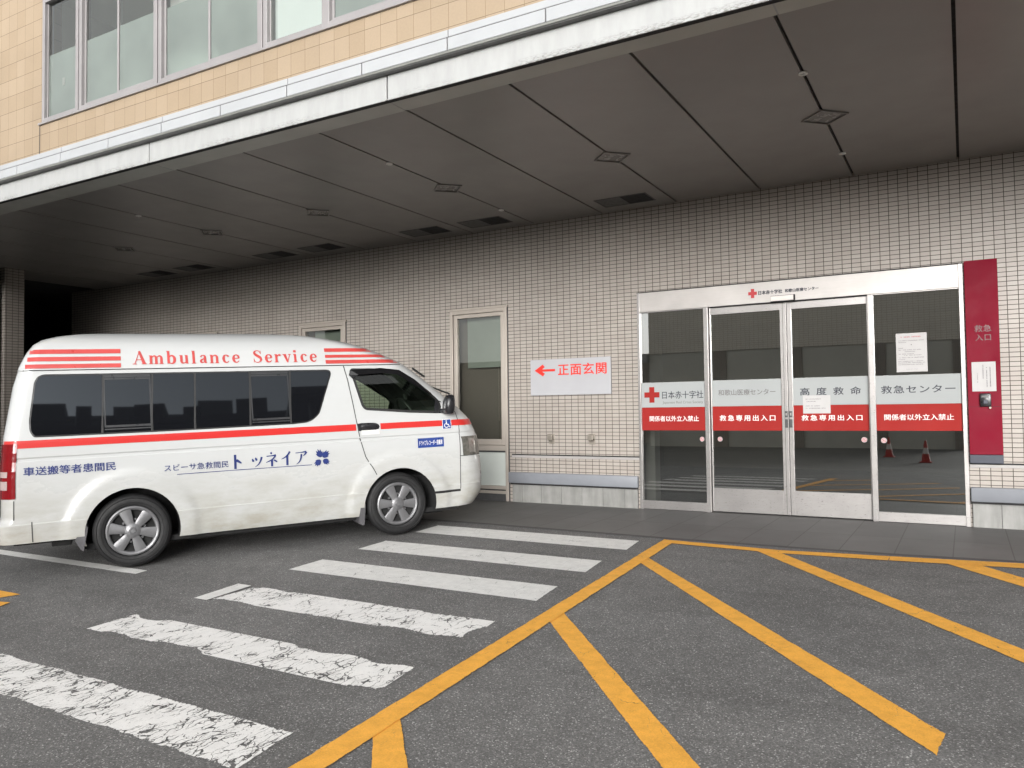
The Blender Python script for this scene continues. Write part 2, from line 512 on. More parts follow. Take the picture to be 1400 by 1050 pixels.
MAT['headlamp_in'] = simple('headlamp_reflector', (0.36, 0.34, 0.31), 0.15, 0.6, 0.2, 30)
MAT['plate'] = simple('number_plate', (0.7, 0.7, 0.66), 0.4, 0, 0.03)
MAT['conered'] = simple('red_cone_plastic', (0.42, 0.03, 0.025), 0.5, 0, 0.1)


# ------------------------------------------------------------------ mesh helpers
class MB:
    def __init__(s):
        s.v, s.f, s.m = [], [], []

    def add(s, vs, fs, mat=0):
        b = len(s.v)
        s.v += [tuple(p) for p in vs]
        for f in fs:
            s.f.append([b + i for i in f])
            s.m.append(mat)

    def box(s, x0, x1, y0, y1, z0, z1, mat=0):
        vs = [(x, y, z) for z in (z0, z1) for y in (y0, y1) for x in (x0, x1)]
        s.add(vs, [(0, 2, 3, 1), (4, 5, 7, 6), (0, 1, 5, 4), (2, 6, 7, 3), (0, 4, 6, 2), (1, 3, 7, 5)], mat)
        return s

    def bbox(s, x0, x1, y0, y1, z0, z1, b=0.004, mat=0):
        """box with small chamfers on all edges"""
        b = min(b, (x1 - x0) * .45, (y1 - y0) * .45, (z1 - z0) * .45)
        bm = bmesh.new()
        bmesh.ops.create_cube(bm, size=1)
        for v in bm.verts:
            v.co = Vector(((x0 + x1) / 2 + v.co.x * (x1 - x0), (y0 + y1) / 2 + v.co.y * (y1 - y0), (z0 + z1) / 2 + v.co.z * (z1 - z0)))
        bmesh.ops.bevel(bm, geom=list(bm.edges), offset=b, segments=2, affect='EDGES', profile=0.5)
        bm.verts.ensure_lookup_table()
        s.add([v.co[:] for v in bm.verts], [[v.index for v in f.verts] for f in bm.faces], mat)
        bm.free()
        return s

    def quad(s, a, b, c, d, mat=0):
        s.add([a, b, c, d], [(0, 1, 2, 3)], mat)
        return s

    def poly2(s, pts, fn, mat=0):
        """flat polygon given in 2D, mapped through fn(x, z)"""
        tris = tessellate_polygon([[Vector((p[0], p[1], 0)) for p in pts]])
        s.add([fn(*p) for p in pts], [list(t) for t in tris], mat)
        return s

    def lathe(s, prof, n=32, axis='z', org=(0, 0, 0), mat=0, cap=False):
        vs, fs = [], []
        for k in range(n):
            t = 2 * math.pi * k / n
            for r, h in prof:
                p = (r * math.cos(t), r * math.sin(t), h)
                if axis == 'y':
                    p = (p[0], p[2], p[1])
                elif axis == 'x':
                    p = (p[2], p[0], p[1])
                vs.append((p[0] + org[0], p[1] + org[1], p[2] + org[2]))
        m = len(prof)
        for k in range(n):
            k2 = (k + 1) % n
            for i in range(m - 1):
                fs.append((k * m + i, k2 * m + i, k2 * m + i + 1, k * m + i + 1))
        s.add(vs, fs, mat)
        return s

    def tube(s, pts, rad, n=10, mat=0):
        vs, fs = [], []
        P = [Vector(p) for p in pts]
        for i, p in enumerate(P):
            d = (P[min(i + 1, len(P) - 1)] - P[max(i - 1, 0)]).normalized()
            a = d.orthogonal().normalized()
            if abs(d.z) < 0.95:
                a = d.cross(Vector((0, 0, 1))).normalized()
            b = d.cross(a)
            for k in range(n):
                t = 2 * math.pi * k / n
                vs.append(p + rad * (math.cos(t) * a + math.sin(t) * b))
        for i in range(len(P) - 1):
            for k in range(n):
                k2 = (k + 1) % n
                fs.append((i * n + k, i * n + k2, (i + 1) * n + k2, (i + 1) * n + k))
        fs.append(tuple(range(n))[::-1])
        fs.append(tuple((len(P) - 1) * n + k for k in range(n)))
        s.add(vs, fs, mat)
        return s

    def build(s, name, mats, parent=None, smooth=None, fixn=True):
        me = bpy.data.meshes.new(name)
        me.from_pydata(s.v, [], s.f)
        if not isinstance(mats, (list, tuple)):
            mats = [mats]
        for m in mats:
            me.materials.append(MAT[m] if isinstance(m, str) else m)
        me.polygons.foreach_set('material_index', s.m)
        if fixn:
            bm = bmesh.new()
            bm.from_mesh(me)
            bmesh.ops.recalc_face_normals(bm, faces=bm.faces)
            bm.to_mesh(me)
            bm.free()
        if smooth:
            smooth_by_angle(me, smooth)
        me.update()
        o = bpy.data.objects.new(name, me)
        C.objects.link(o)
        if parent:
            o.parent = parent
        return o


def smooth_by_angle(me, ang):
    bm = bmesh.new()
    bm.from_mesh(me)
    for f in bm.faces:
        f.smooth = True
    for e in bm.edges:
        if len(e.link_faces) == 2:
            e.smooth = e.calc_face_angle(0) < R(ang)
    bm.to_mesh(me)
    bm.free()


def empty(name, loc=(0, 0, 0), rotz=0.0, parent=None):
    o = bpy.data.objects.new(name, None)
    o.empty_display_size = 0.2
    C.objects.link(o)
    o.location = loc
    o.rotation_euler = (0, 0, rotz)
    if parent:
        o.parent = parent
    return o


def tag(o, label=None, cat=None, group=None, kind=None):
    if label:
        o['label'] = label
    if cat:
        o['category'] = cat
    if group:
        o['group'] = group
    if kind:
        o['kind'] = kind
    return o


def copy_tree(o, parent=None):
    c = o.copy()
    C.objects.link(c)
    if parent:
        c.parent = parent
    for ch in list(o.children):
        copy_tree(ch, c)
    return c


def text_mesh(s, bold=0.0, spacing=1.0):
    cu = bpy.data.curves.new('txt', 'FONT')
    cu.body = s
    cu.size = 1.0
    cu.offset = bold
    cu.space_character = spacing
    cu.resolution_u = 3
    ob = bpy.data.objects.new('txt', cu)
    C.objects.link(ob)
    dg = bpy.context.evaluated_depsgraph_get()
    me = bpy.data.meshes.new_from_object(ob.evaluated_get(dg))
    vs = [(v.co.x, v.co.y) for v in me.vertices]
    fs = [list(p.vertices) for p in me.polygons]
    bpy.data.objects.remove(ob)
    bpy.data.curves.remove(cu)
    bpy.data.meshes.remove(me)
    return vs, fs


def slice_flat(vs, fs, step_x, step_y):
    bm = bmesh.new()
    bv = [bm.verts.new((x, y, 0)) for x, y in vs]
    for f in fs:
        try:
            bm.faces.new([bv[i] for i in f])
        except ValueError:
            pass
    for ax, step in ((0, step_x), (1, step_y)):
        if not step or not vs:
            continue
        lo, hi = min(v[ax] for v in vs), max(v[ax] for v in vs)
        k = math.floor(lo / step) + 1
        while k * step < hi:
            co, no = [0, 0, 0], [0, 0, 0]
            co[ax], no[ax] = k * step, 1
            bmesh.ops.bisect_plane(bm, geom=list(bm.verts) + list(bm.edges) + list(bm.faces), plane_co=co, plane_no=no, dist=1e-6)
            k += 1
    bm.verts.index_update()
    v2 = [(v.co.x, v.co.y) for v in bm.verts]
    f2 = [[v.index for v in f.verts] for f in bm.faces]
    bm.free()
    return v2, f2


def flat_cut(mb, pts, zz, fn, mat=0):
    """a 2D outline filled, sliced into narrow bands and laid on a curved surface"""
    tris = tessellate_polygon([[Vector((p[0], p[1], 0)) for p in pts]])
    v, f = slice_flat([tuple(p) for p in pts], [list(t) for t in tris], 0.08, 0.04)
    mb.add([fn(*p) for p in v], f, mat)


def fit_text(mb, s, x0, x1, z0, z1, fn, mat=0, bold=0.0, spacing=1.0, cut=0.0, lift=0.0004):
    """lettering stretched onto the measured rectangle and laid on a surface by fn(x, z)"""
    vs, fs = text_mesh(s, 0.0, spacing)
    if not vs:
        return
    ax, bx = min(v[0] for v in vs), max(v[0] for v in vs)
    az, bz = min(v[1] for v in vs), max(v[1] for v in vs)
    flat = [(x0 + (x1 - x0) * (x - ax) / (bx - ax), z0 + (z1 - z0) * (z - az) / (bz - az)) for x, z in vs]
    if cut:
        flat, fs = slice_flat(flat, fs, 0, cut)
    b = bold * (z1 - z0)
    shifts = [(0, 0)] if not bold else [(-b, 0), (b, 0), (0, -b * .7), (0, b * .7)]
    for k, (dx, dz) in enumerate(shifts):
        out = []
        for x, z in flat:
            p = fn(x + dx, z + dz)
            out.append((p[0], p[1] - lift * k, p[2]))
        mb.add(out, fs, mat)


def ribbon(mb, pts, fn, mat=0, sub=5, cap=True):
    """a brush stroke: points (x, z, width) smoothed and swept to a flat ribbon"""
    def cr(p0, p1, p2, p3, t):
        return [0.5 * (2 * b + (c - a) * t + (2 * a - 5 * b + 4 * c - d) * t * t + (3 * b - a - 3 * c + d) * t ** 3) for a, b, c, d in zip(p0, p1, p2, p3)]
    P = []
    n = len(pts)
    if n == 2:
        q = max(1, int(math.hypot(pts[1][0] - pts[0][0], pts[1][1] - pts[0][1]) / 0.03))
        P = [tuple(a + (b - a) * k / q for a, b in zip(*pts)) for k in range(q + 1)]
    else:
        for i in range(n - 1):
            a, b, c, d = pts[max(i - 1, 0)], pts[i], pts[i + 1], pts[min(i + 2, n - 1)]
            for k in range(sub):
                P.append(cr(a, b, c, d, k / sub))
        P.append(pts[-1])
    vs, fs = [], []
    for i, p in enumerate(P):
        a, b = P[max(i - 1, 0)], P[min(i + 1, len(P) - 1)]
        dx, dz = b[0] - a[0], b[1] - a[1]
        L = math.hypot(dx, dz) or 1
        nx, nz = -dz / L, dx / L
        h = p[2] / 2
        vs += [fn(p[0] + nx * h, p[1] + nz * h), fn(p[0] - nx * h, p[1] - nz * h)]
        if i:
            j = 2 * i
            fs.append((j - 2, j - 1, j + 1, j))
    mb.add(vs, fs, mat)


# ------------------------------------------------------------------ ground
KS, YB = 0.038, -2.25


def road_z(y):
    if y > YB:
        return -0.004
    if y > -16:
        return -0.004 + KS * (y - YB)
    return -0.004 + KS * (-16 - YB)


def build_ground():
    mb = MB()
    ys = [60, 12, 0.4, YB, -16, -40, -400]
    xs = [-400, -40, 0, 40, 400]
    for a, b in zip(ys[:-1], ys[1:]):
        for c, d in zip(xs[:-1], xs[1:]):
            mb.quad((c, a, road_z(a)), (c, b, road_z(b)), (d, b, road_z(b)), (d, a, road_z(a)))
    road = mb.build('road', 'asphalt')
    tag(road, kind='structure')
    # paved strip along the wall
    mb = MB()
    pts = [(-16, -2.08), (-5.07, -2.08), (-2.6, -2.155), (-1.5, -2.155), (-0.5, -2.12), (0.4, -2.03), (8, -1.9)]
    for a, b in zip(pts[:-1], pts[1:]):
        mb.quad((a[0], 0.25, 0.0), (a[0], a[1] + .085, 0.0), (b[0], b[1] + .085, 0.0), (b[0], 0.25, 0.0), 0)
        mb.quad((a[0], a[1] + .085, 0.0), (a[0], a[1], 0.0), (b[0], b[1], 0.0), (b[0], b[1] + .085, 0.0), 2)
        mb.quad((a[0], a[1] - 0.0, 0.0), (a[0], a[1] - 0.012, -0.02), (b[0], b[1] - 0.012, -0.02), (b[0], b[1], 0.0), 1)
    sw = mb.build('sidewalk', ['paving', 'dark', 'kerbstone'])
    tag(sw, kind='structure')
    return road


ROAD = build_ground()


def marking(name, quads, mat, label=None, lift=0.004, strips=1):
    """painted sheet 4 mm above the road; quads are (a, b, c, d) in plan: a-b one long side, d-c the other"""
    me = bpy.data.meshes.new(name)
    vs, fs, ra, rb = [], [], [], []
    for a, b, c, d in quads:
        a, b, c, d = (Vector(p) for p in (a, b, c, d))
        L = ((b - a).length + (c - d).length) / 2
        W = ((d - a).length + (c - b).length) / 2
        n = 14
        base = len(vs)
        for i in range(n + 1):
            t = i / n
            p, q = a.lerp(b, t), d.lerp(c, t)
            for P, wv in ((p, 0.0), (q, W)):
                vs.append((P.x, P.y, road_z(P.y) + lift))
                ra.append((L * t, wv))
                rb.append((L * (1 - t), W - wv))
        for i in range(n):
            fs.append((base + 2 * i, base + 2 * i + 2, base + 2 * i + 3, base + 2 * i + 1))
    me.from_pydata(vs, [], fs)
    me.materials.append(MAT[mat])
    la = me.uv_layers.new(name='rim_a')
    for lp in me.loops:
        la.data[lp.index].uv = ra[lp.vertex_index]
    lb = me.uv_layers.new(name='rim_b')
    for lp in me.loops:
        lb.data[lp.index].uv = rb[lp.vertex_index]
    bm = bmesh.new()
    bm.from_mesh(me)
    for f in bm.faces:
        f.normal_update()
        if f.normal.z < 0:
            f.normal_flip()
    bm.to_mesh(me)
    bm.free()
    o = bpy.data.objects.new(name, me)
    C.objects.link(o)
    o.parent = ROAD
    if label:
        o['label'] = label
    return o


def build_markings():
    cw = [(-7.40, -7.03, -2.72, 'white_bad', 'white crossing bar crazed all over with cracks, lowest in the picture'),
          (-6.49, -6.11, -2.72, 'white_mid', 'white crossing bar with a bitten lower rim and some cracks'),
          (-5.60, -5.19, -2.75, 'white_mid', 'white crossing bar with a fresh patch across its outer end'),
          (-4.645, -4.215, -2.77, 'white_ok', 'evenly painted white crossing bar between a patched and a clean one'),
          (-3.725, -3.285, -2.80, 'white_ok', 'clean white crossing bar beside the front wheel of the van'),
          (-2.79, -2.355, -2.81, 'white_ok', 'white crossing bar nearest the building wall')]
    for y0, y1, x1, m, lab in cw:
        marking('crosswalk_stripe', [((-5.27 if y0 != -5.60 else -5.085, y0), (x1 + .02, y0), (x1 - .02, y1), (-5.27 if y0 != -5.60 else -5.10, y1))], m, lab)
    marking('crosswalk_patch', [((-5.235, -5.655), (-5.085, -5.655), (-5.105, -5.195), (-5.27, -5.195))], 'white_ok', lift=0.008)
    W = 0.14
    marking('yellow_border_line', [((-2.61, -2.225), (-2.36, -7.6), (-2.49, -7.6), (-2.735 + .22, -2.225 - .13))][:0] +
            [((-2.495, -2.26), (-2.345, -7.7), (-2.495, -7.7), (-2.625, -2.20))], 'yellow', lift=0.0085)
    marking('yellow_border_line', [((-2.60, -2.205), (-1.5, -2.30), (-1.5, -2.43), (-2.56, -2.36)),
                                   ((-1.5, -2.30), (-0.6, -2.20), (-0.6, -2.38), (-1.5, -2.43)),
                                   ((-0.6, -2.20), (0.42, -2.06), (0.42, -2.28), (-0.6, -2.38)),
                                   ((0.42, -2.06), (1.9, -1.98), (1.9, -2.18), (0.42, -2.28))], 'yellow', lift=0.0065)

    def hatch(p0, p1, w0):
        a, b = Vector(p0), Vector(p1)
        d = (b - a).normalized()
        n = Vector((-d.y, d.x)) * w0 / 2
        return [((a + n).to_tuple(), (b + n).to_tuple(), (b - n).to_tuple(), (a - n).to_tuple())]
    marking('yellow_hatch_line', [((-2.512, -2.995), (-0.116, -5.761), (-0.143, -5.998), (-2.56, -3.145))], 'yellow', lift=0.0045)
    marking('yellow_hatch_line', [((-1.445, -2.42), (0.245, -4.407), (1.60, -6.00), (1.59, -6.24)),
                                  ][:0] + [((-1.53, -2.33), (1.62, -6.02), (1.60, -6.25), (-1.76, -2.31))], 'yellow', lift=0.0045)
    marking('yellow_hatch_line', [((0.0, -2.20), (2.2, -4.86), (2.2, -5.10), (-0.225, -2.26))], 'yellow', lift=0.0045)
    marking('yellow_hatch_line', [((-2.385, -4.885), (-0.97, -6.533), (-0.45, -7.14), (-0.62, -7.18))][:0] +
            [((-2.475, -4.78), (-0.40, -7.19), (-0.56, -7.24), (-2.505, -4.965))], 'yellow', lift=0.0045)
    marking('yellow_hatch_line', [((-2.44, -6.625), (-1.55, -7.62), (-1.75, -7.66), (-2.44, -6.825))], 'yellow', lift=0.0045)
    # parking line by the rear wheel and the end of a yellow painted word
    marking('white_parking_line', [((-9.6, -5.36), (-6.455, -5.325), (-6.48, -5.19), (-9.6, -5.215))], 'white_ok')
    marking('yellow_lettering_end', [((-7.9, -6.17), (-6.716, -6.165), (-6.79, -6.33), (-7.9, -6.35))], 'yellow')
    marking('yellow_lettering_end', [((-7.3, -6.67), (-6.475, -6.45), (-6.525, -6.115 - .23), (-7.3, -6.50))], 'yellow', lift=0.006)


build_markings()

# ------------------------------------------------------------------ the hospital building
HC = 3.957
BLD = empty('hospital_building', (0, 0, 0))
tag(BLD, 'hospital with grey tiled ground floor under a deep canopy and beige upper storey', 'building')


def wall_pieces(mb, x0, x1, z0, z1, holes, y0, y1):
    xs = sorted({x0, x1, *[h[0] for h in holes], *[h[1] for h in holes]})
    for a, b in zip(xs[:-1], xs[1:]):
        hs_ = [h for h in holes if h[0] <= a + 1e-6 and h[1] >= b - 1e-6]
        if not hs_:
            mb.box(a, b, y0, y1, z0, z1)
        else:
            h = hs_[0]
            if h[2] > z0 + 1e-6:
                mb.box(a, b, y0, y1, z0, h[2])
            if h[3] < z1 - 1e-6:
                mb.box(a, b, y0, y1, h[3], z1)


WIN = [(-6.695, -5.70), (-9.83, -8.785), (-12.93, -11.93)]
WZ = 2.812


def build_wall():
    holes = [(-3.712, 0.016, -0.2, 2.832)] + [(a, b, -0.2, WZ) for a, b in WIN]
    mb = MB()
    wall_pieces(mb, -16.6, 7.0, -0.1, 4.25, holes, 0.0, 0.22)
    mb.build('tile_wall', 'tile', BLD)
    # dado: groove, ledge tile course, stone plinth and vinyl guard rail in each bay between openings
    bays = [(-5.645, -3.715), (0.022, 7.0), (-8.76, -6.72), (-11.90, -9.86), (-16.6, -12.96)]
    for a, b in bays:
        m = MB()
        m.box(a, b, -0.010, 0.0, 0.664, 0.680, 1)
        m.bbox(a, b, -0.013, 0.0, 0.630, 0.664, 0.004, 0)
        m.build('wall_ledge', ['ledge', 'black'], BLD)
        m = MB()
        x = a
        first = True
        seams = []
        ph = -5.474 if a < -3 else 0.297
        k = math.ceil((a + 0.02 - ph) / 0.311)
        while ph + k * 0.311 < b - 0.02:
            seams.append(ph + k * 0.311)
            k += 1
        e = [a + 0.012] + seams + [b - 0.02]
        for p, q in zip(e[:-1], e[1:]):
            m.bbox(p + 0.002, q - 0.002, -0.030, -0.001, -0.05, 0.285, 0.003, 0)
        m.box(a + 0.012, b - 0.02, -0.024, -0.002, -0.05, 0.280, 1)
        m.build('stone_plinth', ['stone', 'dark'], BLD)
        m = MB()
        m.bbox(a - 0.03 if a < 0 else a, b - 0.005, -0.075, -0.014, 0.272, 0.425, 0.012, 0)
        m.box(a, b - 0.02, -0.060, -0.030, 0.252, 0.274, 1)
        m.build('guard_rail', ['rail', 'black'], BLD, smooth=40)


build_wall()


def build_ground_window(i, x0, x1):
    o = empty('window', (x0, 0, 0), 0, BLD)
    W = x1 - x0
    m = MB()      # outer frame
    for a, b, c, d in ((0, 0.05, 0.0, WZ), (W - 0.045, W, 0.0, WZ)):
        m.bbox(a, b, -0.028, 0.14, c, d, 0.004)
    m.bbox(0.05, W - 0.045, -0.028, 0.14, WZ - 0.065, WZ, 0.004)
    m.bbox(0.05, W - 0.045, -0.020, 0.14, 0.722, 0.80, 0.004)
    m.bbox(0.05, W - 0.045, -0.020, 0.14, 0.165, 0.215, 0.004)
    m.bbox(0.05, W - 0.045, -0.012, 0.14, 0.10, 0.145, 0.004)
    m.bbox(-0.02, W + 0.025, -0.040, -0.001, WZ - 0.010, WZ + 0.018, 0.004)
    f = m.build('frame', 'alu', o)
    m = MB()
    m.box(-0.010, -0.0005, -0.006, 0.10, 0, WZ)
    m.box(W + 0.0005, W + 0.014, -0.006, 0.10, 0, WZ)
    m.box(0.05, W - 0.045, -0.008, 0.10, 0.70, 0.722)
    m.box(0.05, W - 0.045, 0.004, 0.10, 0.145, 0.165)
    m.box(0.05, W - 0.045, -0.004, 0.12, -0.05, 0.10)
    m.build('shadow_gap', 'dark', o)
    m = MB()
    a, b, c, d = 0.062, W - 0.055, 0.805, WZ - 0.07
    t = 0.058
    m.bbox(a, a + t, -0.012, 0.05, c, d, 0.004)
    m.bbox(b - t, b, -0.012, 0.05, c, d, 0.004)
    m.bbox(a + t, b - t, -0.012, 0.05, c, c + 0.085, 0.004)
    m.bbox(a + t, b - t, -0.012, 0.05, d - 0.055, d, 0.004)
    sa = m.build('sash', 'alu', o)
    m = MB()
    m.quad((a + t, 0.022, c + 0.085), (b - t, 0.022, c + 0.085), (b - t, 0.022, d - 0.055), (a + t, 0.022, d - 0.055))
    m.build('pane', 'winglass', o, fixn=False)
    m = MB()
    m.box(a + t + 0.08, b - t, 0.16, 0.17, 1.95, d, 0)
    m.build('sky_reflection_sheet', 'sky_sheet', o)  # pale sheet stands in for sky reflected in the upper pane
    m = MB()
    m.bbox(0.05, W - 0.045, 0.012, 0.03, 0.215, 0.70, 0.003)
    m.build('lower_panel', 'spandrel', o)
    m = MB()      # shallow dark room behind
    m.box(-0.3, W + 0.3, 0.24, 2.2, 0.0, 3.2)
    m.build('room', 'dimroom', o, fixn=True)
    return o


for i, (a, b) in enumerate(WIN):
    build_ground_window(i, a, b)

# ---- soffit
SEAM = [1.05 - 1.046 * k for k in range(-4, 17)]


def build_soffit():
    m = MB()
    xs = sorted(SEAM)
    g = 0.013
    for a, b in zip(xs[:-1], xs[1:]):
        m.box(a + g, b - g, -4.285, -0.004, HC, HC + 0.03, 0)
    m.box(xs[0], xs[-1], -4.28, -0.004, HC + 0.034, HC + 0.06, 1)
    # border strip carries on along the edge, slightly lower
    o = m.build('ceiling', ['soffit', 'black'])
    tag(o, kind='structure')
    m = MB()
    AL = 0.0125
    def P(x, y, z):
        return (x, y + AL * (x + 10.2), z)
    x0, x1 = -17.0, 7.0
    e = [x0] + [-10.2 + 2.85 + 3.165 * k for k in range(-2, 6)] + [x1]
    for a, b in zip(e[:-1], e[1:]):
        va = [P(a + .006, -4.605, HC - 0.004), P(b - .006, -4.605, HC - 0.004), (b - .006, -4.285, HC - 0.004), (a + .006, -4.285, HC - 0.004)]
        vb = [(p[0], p[1], HC + 0.02) for p in va]
        m.add(va + vb, [(0, 1, 2, 3), (4, 7, 6, 5), (0, 4, 5, 1), (1, 5, 6, 2), (2, 6, 7, 3), (3, 7, 4, 0)], 0)
        m.add([P(b - .006, -4.605, HC - 0.002), P(b + .006, -4.605, HC - 0.002), (b + .006, -4.29, HC - 0.002), (b - .006, -4.29, HC - 0.002)], [(0, 1, 2, 3)], 1)
    o = m.build('soffit_border', ['soffit_border', 'band'], BLD)


build_soffit()

# ---- fascia and the storey above (turned 0.7 degrees against the wall)
UP = empty('upper_facade_base', (-10.2, -4.62, 0), 0.0125)
C.objects.unlink(UP)
bpy.data.objects.remove(UP)


def up_obj(o):
    o.location = (-10.2, -4.62, 0)
    o.rotation_euler = (0, 0, 0.0125)
    return o


UX0, UX1 = -7.0, 17.0


def build_fascia():
    m = MB()
    e = [UX0] + [2.85 + 3.165 * k for k in range(-3, 5)] + [UX1]
    for a, b in zip(e[:-1], e[1:]):
        m.bbox(a + .007, b - .007, 0.0, 0.05, 3.957, 4.21, 0.004, 0)
        m.bbox(a + .012, b - .012, -0.012, 0.0, 3.949, 3.964, 0.004, 0)
        m.box(b - .007, b + .007, 0.012, 0.05, 3.957, 4.21, 1)
    m.box(UX0, UX1, 0.004, 0.05, 3.951, 3.9565, 1)
    up_obj(m.build('fascia_panel', ['fascia', 'black'], BLD))
    m = MB()
    e = [UX0] + [0.487 + 0.8855 * k for k in range(-8, 19)] + [UX1]
    for a, b in zip(e[:-1], e[1:]):
        m.bbox(a + .006, b - .006, -0.075, 0.06, 4.196, 4.298, 0.004, 0)
        m.box(b - .006, b + .006, -0.066, 0.06, 4.198, 4.297, 1)
    m.box(UX0, UX1, -0.070, 0.06, 4.176, 4.195, 2)
    m.box(UX0, UX1, -0.060, 0.06, 4.168, 4.1755, 1)
    up_obj(m.build('fascia_band', ['band', 'vent', 'lip'], BLD))
    m = MB()
    e = [UX0] + [0.487 + 0.8855 * 2 * k + 0.8855 for k in range(-4, 9)] + [UX1]
    for a, b in zip(e[:-1], e[1:]):
        m.bbox(a + .004, b - .004, -0.062, 0.075, 4.310, 4.371, 0.005, 0)
        m.box(b - .004, b + .004, -0.056, 0.07, 4.306, 4.369, 1)
    m.box(UX0, UX1, -0.060, 0.06, 4.298, 4.310, 1)
    up_obj(m.build('coping', ['band', 'vent'], BLD))


build_fascia()
UWZ0, UWZ1, UWX1 = 4.795, 6.30, 8.3


def build_upper():
    m = MB()
    wall_pieces(m, UX0, UX1, 4.33, 8.6, [(0.75, UWX1, UWZ0, UWZ1 + 0.5)], 0.07, 0.30)
    up_obj(m.build('upper_wall', 'stone_tile', BLD))
    m = MB()
    m.box(0.706, 0.712, 0.064, 0.0705, 4.372, UWZ0 + .02, 0)
    m.bbox(0.70, UWX1, 0.045, 0.12, UWZ0 - 0.012, UWZ0 + 0.012, 0.003, 1)
    up_obj(m.build('window_sill', ['dark', 'alu_up'], BLD))
    # louvre band above the windows
    m = MB()
    for k in range(8):
        z = UWZ1 + 0.02 + k * 0.06
        m.add([(0.78, 0.075, z), (UWX1, 0.075, z), (UWX1, 0.14, z + 0.05), (0.78, 0.14, z + 0.05)], [(0, 1, 2, 3)], 0)
    m.box(0.75, UWX1, 0.15, 0.16, UWZ1, UWZ1 + 0.5, 1)
    up_obj(m.build('louvre_band', ['alu_up', 'black'], BLD))
    thick = [(0.75, 0.815), (1.435, 1.555), (2.845, 2.965), (4.41, 4.525), (5.225, 5.315), (6.90, 7.02), (UWX1 - 0.06, UWX1)]
    for (a0, a1), (b0, b1) in zip(thick[:-1], thick[1:]):
        o = up_obj(empty('window', (0, 0, 0), 0, BLD))
        m = MB()
        # jambs: two profiles with a shadow joint
        m.bbox(a1 - 0.05, a1, 0.055, 0.17, UWZ0 + 0.012, UWZ1, 0.004)
        m.bbox(b0, b0 + 0.05, 0.055, 0.17, UWZ0 + 0.012, UWZ1, 0.004)
        m.bbox(a1, b0, 0.055, 0.17, UWZ0 + 0.012, UWZ0 + 0.055, 0.004)
        m.bbox(a1, b0, 0.055, 0.17, UWZ1 - 0.05, UWZ1, 0.004)
        m.build('frame', 'alu_up', o)
        pair = (b0 - a1) > 0.9
        spans = [(a1, (a1 + b0) / 2 + 0.02, 0.0), ((a1 + b0) / 2 - 0.01, b0, -0.02)] if pair else [(a1, b0, 0.0)]
        for p, q, dy in spans:
            zb = UWZ0 + 0.057
            t = 0.030
            m = MB()
            if pair:
                m.bbox(p, p + t, 0.09 + dy, 0.115 + dy, zb, UWZ1 - 0.052, 0.003)
                m.bbox(q - t, q, 0.09 + dy, 0.115 + dy, zb, UWZ1 - 0.052, 0.003)
                m.bbox(p + t, q - t, 0.09 + dy, 0.115 + dy, zb, zb + 0.035, 0.003)
                s_ = m.build('sash', 'alu_up', o)
            else:
                m.bbox(p, p + 0.016, 0.09, 0.115, zb, UWZ1 - 0.052, 0.003)
                m.bbox(q - 0.016, q, 0.09, 0.115, zb, UWZ1 - 0.052, 0.003)
                s_ = m.build('sash', 'alu_up', o)
            m = MB()
            m.quad((p + .016, 0.10 + dy, zb), (q - .016, 0.10 + dy, zb), (q - .016, 0.10 + dy, UWZ1 - .05), (p + .016, 0.10 + dy, UWZ1 - .05))
            m.build('pane', 'upglass', o, fixn=False)
            m = MB()
            m.quad((p + .016, 0.108 + dy, zb), (q - .016, 0.108 + dy, zb), (q - .016, 0.108 + dy, 5.62), (p + .016, 0.108 + dy, 5.62))
            if abs(a1 - 4.525) > .01:
                m.build('frosted_film', 'film', o)
        m = MB()
        m.box(a0 + 0.012, a1 - 0.052, 0.075, 0.16, UWZ0 + 0.012, UWZ1)
        m.build('mullion_cover', 'alu_up', o)
    m = MB()
    m.bbox(1.105, 1.155, 0.1025, 0.1045, 5.20, 5.29, 0.0005)
    up_obj(m.build('pane_notice', 'paper', BLD))
    # room behind
    m = MB()
    zc = 6.55
    m.quad((0.4, 0.31, zc), (UWX1 + .4, 0.31, zc), (UWX1 + .4, 4.0, zc), (0.4, 4.0, zc), 0)
    m.quad((0.4, 4.0, 4.5), (UWX1 + .4, 4.0, 4.5), (UWX1 + .4, 4.0, zc), (0.4, 4.0, zc), 1)
    m.quad((0.4, 0.31, 4.5), (0.4, 4.0, 4.5), (0.4, 4.0, zc), (0.4, 0.31, zc), 1)
    m.quad((UWX1 + .4, 0.31, 4.5), (UWX1 + .4, 4.0, 4.5), (UWX1 + .4, 4.0, zc), (UWX1 + .4, 0.31, zc), 1)
    m.box(0.8, 2.0, 1.6, 1.75, 4.5, zc - .01, 1)
    m.box(2.0, 2.9, 0.7, 0.9, 6.1, zc - .01, 1)
    m.box(3.4, 3.75, 1.0, 1.3, 4.5, zc - .01, 2)
    m.quad((0.4, 0.31, 4.5), (UWX1 + .4, 0.31, 4.5), (UWX1 + .4, 4, 4.5), (0.4, 4, 4.5), 0)
    up_obj(m.build('ward_room', ['roomwhite', 'roomwhite', 'curtain'], BLD, fixn=False))
    m = MB()
    m.box(4.56, 5.2, 0.16, 0.17, 4.83, 6.3)
    up_obj(m.build('white_blind', 'blind', BLD))


